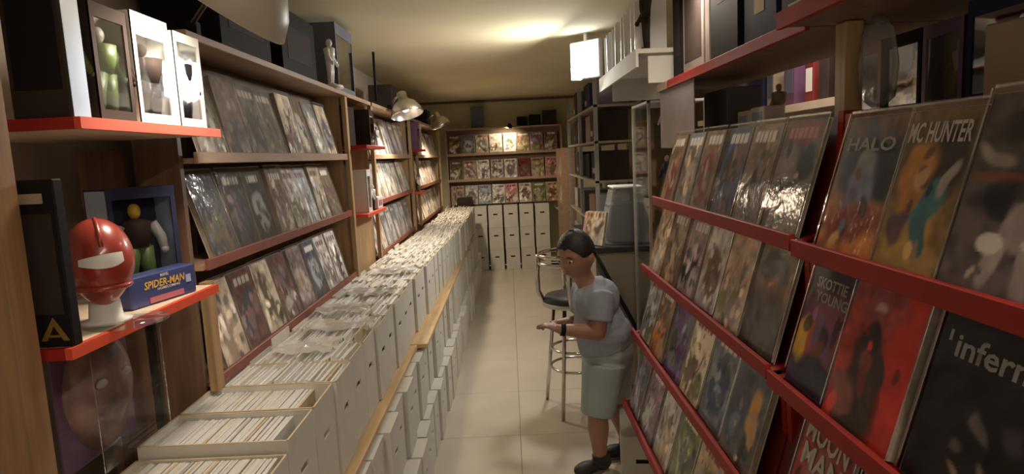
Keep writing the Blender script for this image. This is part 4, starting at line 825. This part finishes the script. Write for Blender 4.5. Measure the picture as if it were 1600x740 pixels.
# ================================================================== THE BOY
def fuse(mb, voxel, smooth=3, fac=0.5):
    """blend overlapping shapes into one continuous skin"""
    me = mb.mesh('tmp', []); o = bpy.data.objects.new('tmp', me); COL.objects.link(o)
    r = o.modifiers.new('r', 'REMESH'); r.mode = 'VOXEL'; r.voxel_size = voxel; r.use_smooth_shade = True
    if smooth: s = o.modifiers.new('s', 'SMOOTH'); s.factor = fac; s.iterations = smooth
    dg = bpy.context.evaluated_depsgraph_get(); out = bpy.data.meshes.new_from_object(o.evaluated_get(dg))
    bpy.data.objects.remove(o); bpy.data.meshes.remove(me); out.materials.clear(); return out
V = Vector
boy = thing('person', 'young boy in grey-blue T-shirt and pale shorts standing by the red rack, hands held forward', 'person', (0.36, 2.93, 0.0))
O = V((0.36, 2.93, 0.0))
def T_(*p): return [V(q) - O for q in p]
# skeleton in room coordinates; camera-side limbs are his left ones
neck, headc = V((0.332, 2.93, 0.905)), V((0.291, 2.915, 1.030))
chest, belly, pelv = V((0.368, 2.935, 0.80)), V((0.392, 2.945, 0.665)), V((0.425, 2.955, 0.535))
shL, elL, wrL = V((0.388, 2.845, 0.838)), V((0.368, 2.815, 0.690)), V((0.196, 2.80, 0.716))
shR, elR, wrR = V((0.335, 3.035, 0.838)), V((0.318, 3.055, 0.675)), V((0.185, 2.98, 0.690))
hipL, knL, anL = V((0.402, 2.895, 0.50)), V((0.360, 2.868, 0.285)), V((0.366, 2.872, 0.075))
hipR, knR, anR = V((0.445, 3.005, 0.50)), V((0.470, 3.000, 0.285)), V((0.520, 3.030, 0.080))
b = MB()
b.tube(T_(headc - V((-.01, -.01, .06)), neck, chest + V((0, 0, .04))), [0.050, 0.046, 0.07], 12)
b.ell(chest - O, (0.095, 0.125, 0.10)); b.ell(belly - O, (0.112, 0.125, 0.12)); b.ell(pelv - O, (0.11, 0.125, 0.10))
for sh, el, wr in ((shL, elL, wrL), (shR, elR, wrR)):
    b.tube(T_(sh - V((0, 0, .02)), sh.lerp(el, .5), el), [0.042, 0.042, 0.037], 12); b.ell(el - O, (0.037, 0.037, 0.037)); b.ell(sh - V((0, 0, .02)) - O, (0.042, 0.042, 0.042))
    b.tube(T_(el, el.lerp(wr, .35), wr), [0.036, 0.036, 0.024], 12)
for hp, kn, an, fo in ((hipL, knL, anL, V((-.085, -.035, 0))), (hipR, knR, anR, V((-.08, -.03, 0)))):
    b.tube(T_(hp, hp.lerp(kn, .5), kn), [0.082, 0.068, 0.050], 14); b.ell(kn - O, (0.049, 0.049, 0.052))
    b.tube(T_(kn, kn.lerp(an, .35), kn.lerp(an, .75), an), [0.047, 0.051, 0.037, 0.033], 14)
    b.tube(T_(an, an + V((0, 0, -.04))), [0.033, 0.024], 10)
# head (face points to local -y), turned to the aisle and tipped down
HR = Matrix.Rotation(math.radians(-44), 3, 'Z') @ Matrix.Rotation(math.radians(13), 3, 'X')
hv = []; hf = []; n, k = 40, 28
for i in range(k + 1):
    ph = PI * i / k
    for j in range(n):
        a = 2 * PI * j / n; x, yv, z = math.sin(ph) * math.cos(a), math.sin(ph) * math.sin(a), math.cos(ph)
        w = 1.0 - 0.22 * max(0, -z) ** 1.3
        px, py, pz = 0.080 * x * w, (0.092 * yv) * (1 - 0.10 * max(0, -z)), 0.112 * z
        fr = max(0, -yv)
        py -= 0.019 * math.exp(-(x / 0.16) ** 2 - ((z + 0.20) / 0.15) ** 2) * fr                   # nose
        py += 0.010 * (math.exp(-((x - .38) / .2) ** 2 - ((z - .04) / .12) ** 2) + math.exp(-((x + .38) / .2) ** 2 - ((z - .04) / .12) ** 2)) * fr   # eye sockets
        py -= 0.006 * math.exp(-(x / 0.6) ** 2 - ((z - .20) / .10) ** 2) * fr                        # brow
        py -= 0.008 * math.exp(-(x / 0.24) ** 2 - ((z + .50) / .08) ** 2) * fr                       # lips
        py += 0.004 * math.exp(-(x / 0.26) ** 2 - ((z + .505) / .018) ** 2) * fr
        py -= 0.008 * math.exp(-(x / 0.3) ** 2 - ((z + .78) / .14) ** 2) * fr                        # chin
        px += 0.008 * math.copysign(1, x) * math.exp(-((abs(x) - .6) / .3) ** 2 - ((z + .35) / .25) ** 2) * fr   # cheeks
        q = HR @ V((px, py, pz)) + headc - O; hv.append(q)
for i in range(k):
    for j in range(n): hf.append((i * n + j, i * n + (j + 1) % n, (i + 1) * n + (j + 1) % n, (i + 1) * n + j))
b.add(hv, hf, 0, True)
for s in (-1, 1):
    b.ell(HR @ V((s * 0.081, 0.008, -0.008)) + headc - O, (0.011, 0.020, 0.028), 12, 8, M3=HR)
# hands: palm, four unequal bent fingers, thumb from the side of the palm
def hand(wr, fwd, up, side, sgn):
    f, u, s = V(fwd).normalized(), V(up).normalized(), V(side).normalized(); R = Matrix((f, s, u)).transposed()
    c = wr + f * 0.032; b.ell(c - O, (0.036, 0.027, 0.013), 14, 8, M3=R); b.tube(T_(wr - f * .012, wr + f * .02), [0.022, 0.02], 10)
    for q, (off, ln) in enumerate(((-0.019, 0.040), (-0.0065, 0.046), (0.0065, 0.043), (0.019, 0.034))):
        k0 = wr + f * (0.054 - abs(off) * 0.25) + s * off; k1 = k0 + f * ln * .5 - u * 0.003; k2 = k1 + f * ln * .36 - u * 0.008; k3 = k2 + f * ln * .26 - u * .012
        b.tube(T_(k0 - f * .012, k0, k1, k2, k3), [0.0075, 0.0075, 0.0068, 0.0062, 0.005], 8)
    t0 = wr + f * 0.016 + s * sgn * 0.020; t1 = t0 + f * .014 + s * sgn * .016; t2 = t1 + f * .022 + s * sgn * .004
    b.tube(T_(t0 - s * sgn * .008, t0, t1, t2), [0.010, 0.009, 0.0078, 0.006], 8)
hand(wrL, (-0.92, 0.10, 0.36), (0.33, -0.25, 0.91), (0.15, 0.96, 0.22), 1)
hand(wrR, (-0.80, -0.55, 0.20), (0.16, 0.12, 0.98), (0.57, -0.82, 0.0), 1)
link('body', fuse(b, 0.0045, 3), boy).data.materials.append(M['skin'])
# hair: short cap with its own thickness, lower at the back and temples
hv = []; hf = []; n, k = 40, 16
for i in range(k + 1):
    for j in range(n):
        a = 2 * PI * j / n; front = max(0, -math.sin(a)); back = max(0, math.sin(a)); side = max(0, abs(math.cos(a)) - 0.55) / 0.45; lim = math.radians(60 + 52 * back + 30 * side * (1 - back) + 2.5 * math.sin(j * 1.9))
        ph = lim * i / k; x, yv, z = math.sin(ph) * math.cos(a), math.sin(ph) * math.sin(a), math.cos(ph)
        g_ = 1.10 - 0.05 * front if i < k else 1.0
        tex = 1 + 0.012 * math.sin(j * 2.7 + i * 1.9); hv.append(HR @ V((0.080 * x * g_ * tex, 0.093 * yv * g_ * tex, 0.112 * z * (g_ + 0.02) * tex)) + headc - O)
for i in range(k):
    for j in range(n): hf.append((i * n + j, (i + 1) * n + j, (i + 1) * n + (j + 1) % n, i * n + (j + 1) % n))
MB().add(hv, hf, 0, True).build('hair', 'hair', boy)
for s in (-1, 1):
    MB().ell(HR @ V((s * 0.030, -0.0815, 0.004)) + headc - O, (0.0115, 0.006, 0.0065), 12, 8, M3=HR).build('eye', 'eye', boy)
    MB().ell(HR @ V((s * 0.031, -0.0865, 0.003)) + headc - O, (0.0055, 0.003, 0.0058), 10, 6, M3=HR).build('iris', 'iris', boy)
    MB().tube([HR @ V((s * xx, -0.092 + abs(xx - .03) * .35, zz)) + headc - O for xx, zz in ((0.012, 0.022), (0.028, 0.027), (0.046, 0.020))], [0.0028, 0.0036, 0.002], 6).build('eyebrow', 'hair', boy)
MB().tube([HR @ V((xx, -0.0925 + abs(xx) * .25, -0.055 - abs(xx) * .05)) + headc - O for xx in (-0.02, -0.01, 0, 0.01, 0.02)], [0.002, 0.0042, 0.0046, 0.0042, 0.002], 6).build('mouth', 'lip', boy)
# T-shirt
b = MB()
b.tube(T_(neck + V((0.006, 0, -0.025)), chest + V((0.004, 0, 0.055))), [0.055, 0.085], 16)
b.ell(chest + V((0.008, 0, 0.005)) - O, (0.112, 0.140, 0.105)); b.ell(belly + V((0.002, 0, 0.02)) - O, (0.128, 0.140, 0.12)); b.ell(belly + V((0.03, 0, -0.01)) - O, (0.125, 0.138, 0.10))
b.tube(T_(chest, belly + V((.01, 0, 0)), pelv + V((-.004, 0, 0.055))), [0.10, 0.127, 0.132], 22)
b.ell(chest + V((0.05, 0.01, 0.02)) - O, (0.075, 0.11, 0.09))
for sh, el in ((shL, elL), (shR, elR)):
    e = sh.lerp(el, 0.66); b.tube(T_(sh.lerp(chest, .35), sh, sh.lerp(el, .4), e), [0.066, 0.066, 0.062, 0.063], 14)
link('t_shirt', fuse(b, 0.006, 5), boy).data.materials.append(M['shirt'])
# shorts
b = MB()
b.tube(T_(pelv + V((0.0, 0, 0.085)), pelv + V((0.004, 0, 0.02)), pelv + V((0.0, 0, -0.05))), [0.120, 0.128, 0.118], 22)
b.ell(pelv + V((0.035, 0.01, 0.0)) - O, (0.09, 0.12, 0.085))
b.tube(T_(hipL + V((0, 0, .02)), hipL.lerp(knL, .5), hipL.lerp(knL, 1.02)), [0.105, 0.092, 0.080], 18); b.tube(T_(hipR + V((0, 0, .02)), hipR.lerp(knR, .5), hipR.lerp(knR, 0.96)), [0.098, 0.090, 0.080], 18)
link('shorts', fuse(b, 0.006, 4), boy).data.materials.append(M['shorts'])
for an, fo in ((anL, V((-0.9, -0.42, 0))), (anR, V((-0.92, -0.4, 0)))):
    f = fo.normalized(); s = V((f.y, -f.x, 0)); b = MB(); R = Matrix((f, s, V((0, 0, 1)))).transposed(); base = V((an.x, an.y, 0))
    b.ell(base + f * 0.075 + V((0, 0, .032)) - O, (0.070, 0.037, 0.032), M3=R); b.ell(base - f * 0.012 + V((0, 0, .042)) - O, (0.050, 0.034, 0.045), M3=R); b.tube(T_(base - f * .004 + V((0, 0, .05)), base + V((0, 0, .085))), [0.038, 0.039], 14)
    o = link('shoe', fuse(b, 0.005, 3), boy); o.data.materials.append(M['shoe'])
    b = MB(); pts = [(math.cos(q) * (0.082 if math.cos(q) > 0 else 0.062), math.sin(q) * (0.040 if math.cos(q) > 0 else 0.034)) for q in [2 * PI * i / 24 for i in range(24)]]
    b.prism([tuple((base + f * (0.04 + u) + s * v - O)[:2]) for u, v in pts], 0.0, 0.014, 'z'); b.build('sole', 'sole', o)
wd = (wrL - elL).normalized(); MB().tube(T_(wrL - wd * 0.022, wrL - wd * 0.002), [0.0305, 0.0285], 16).build('wristwatch', 'black', boy)
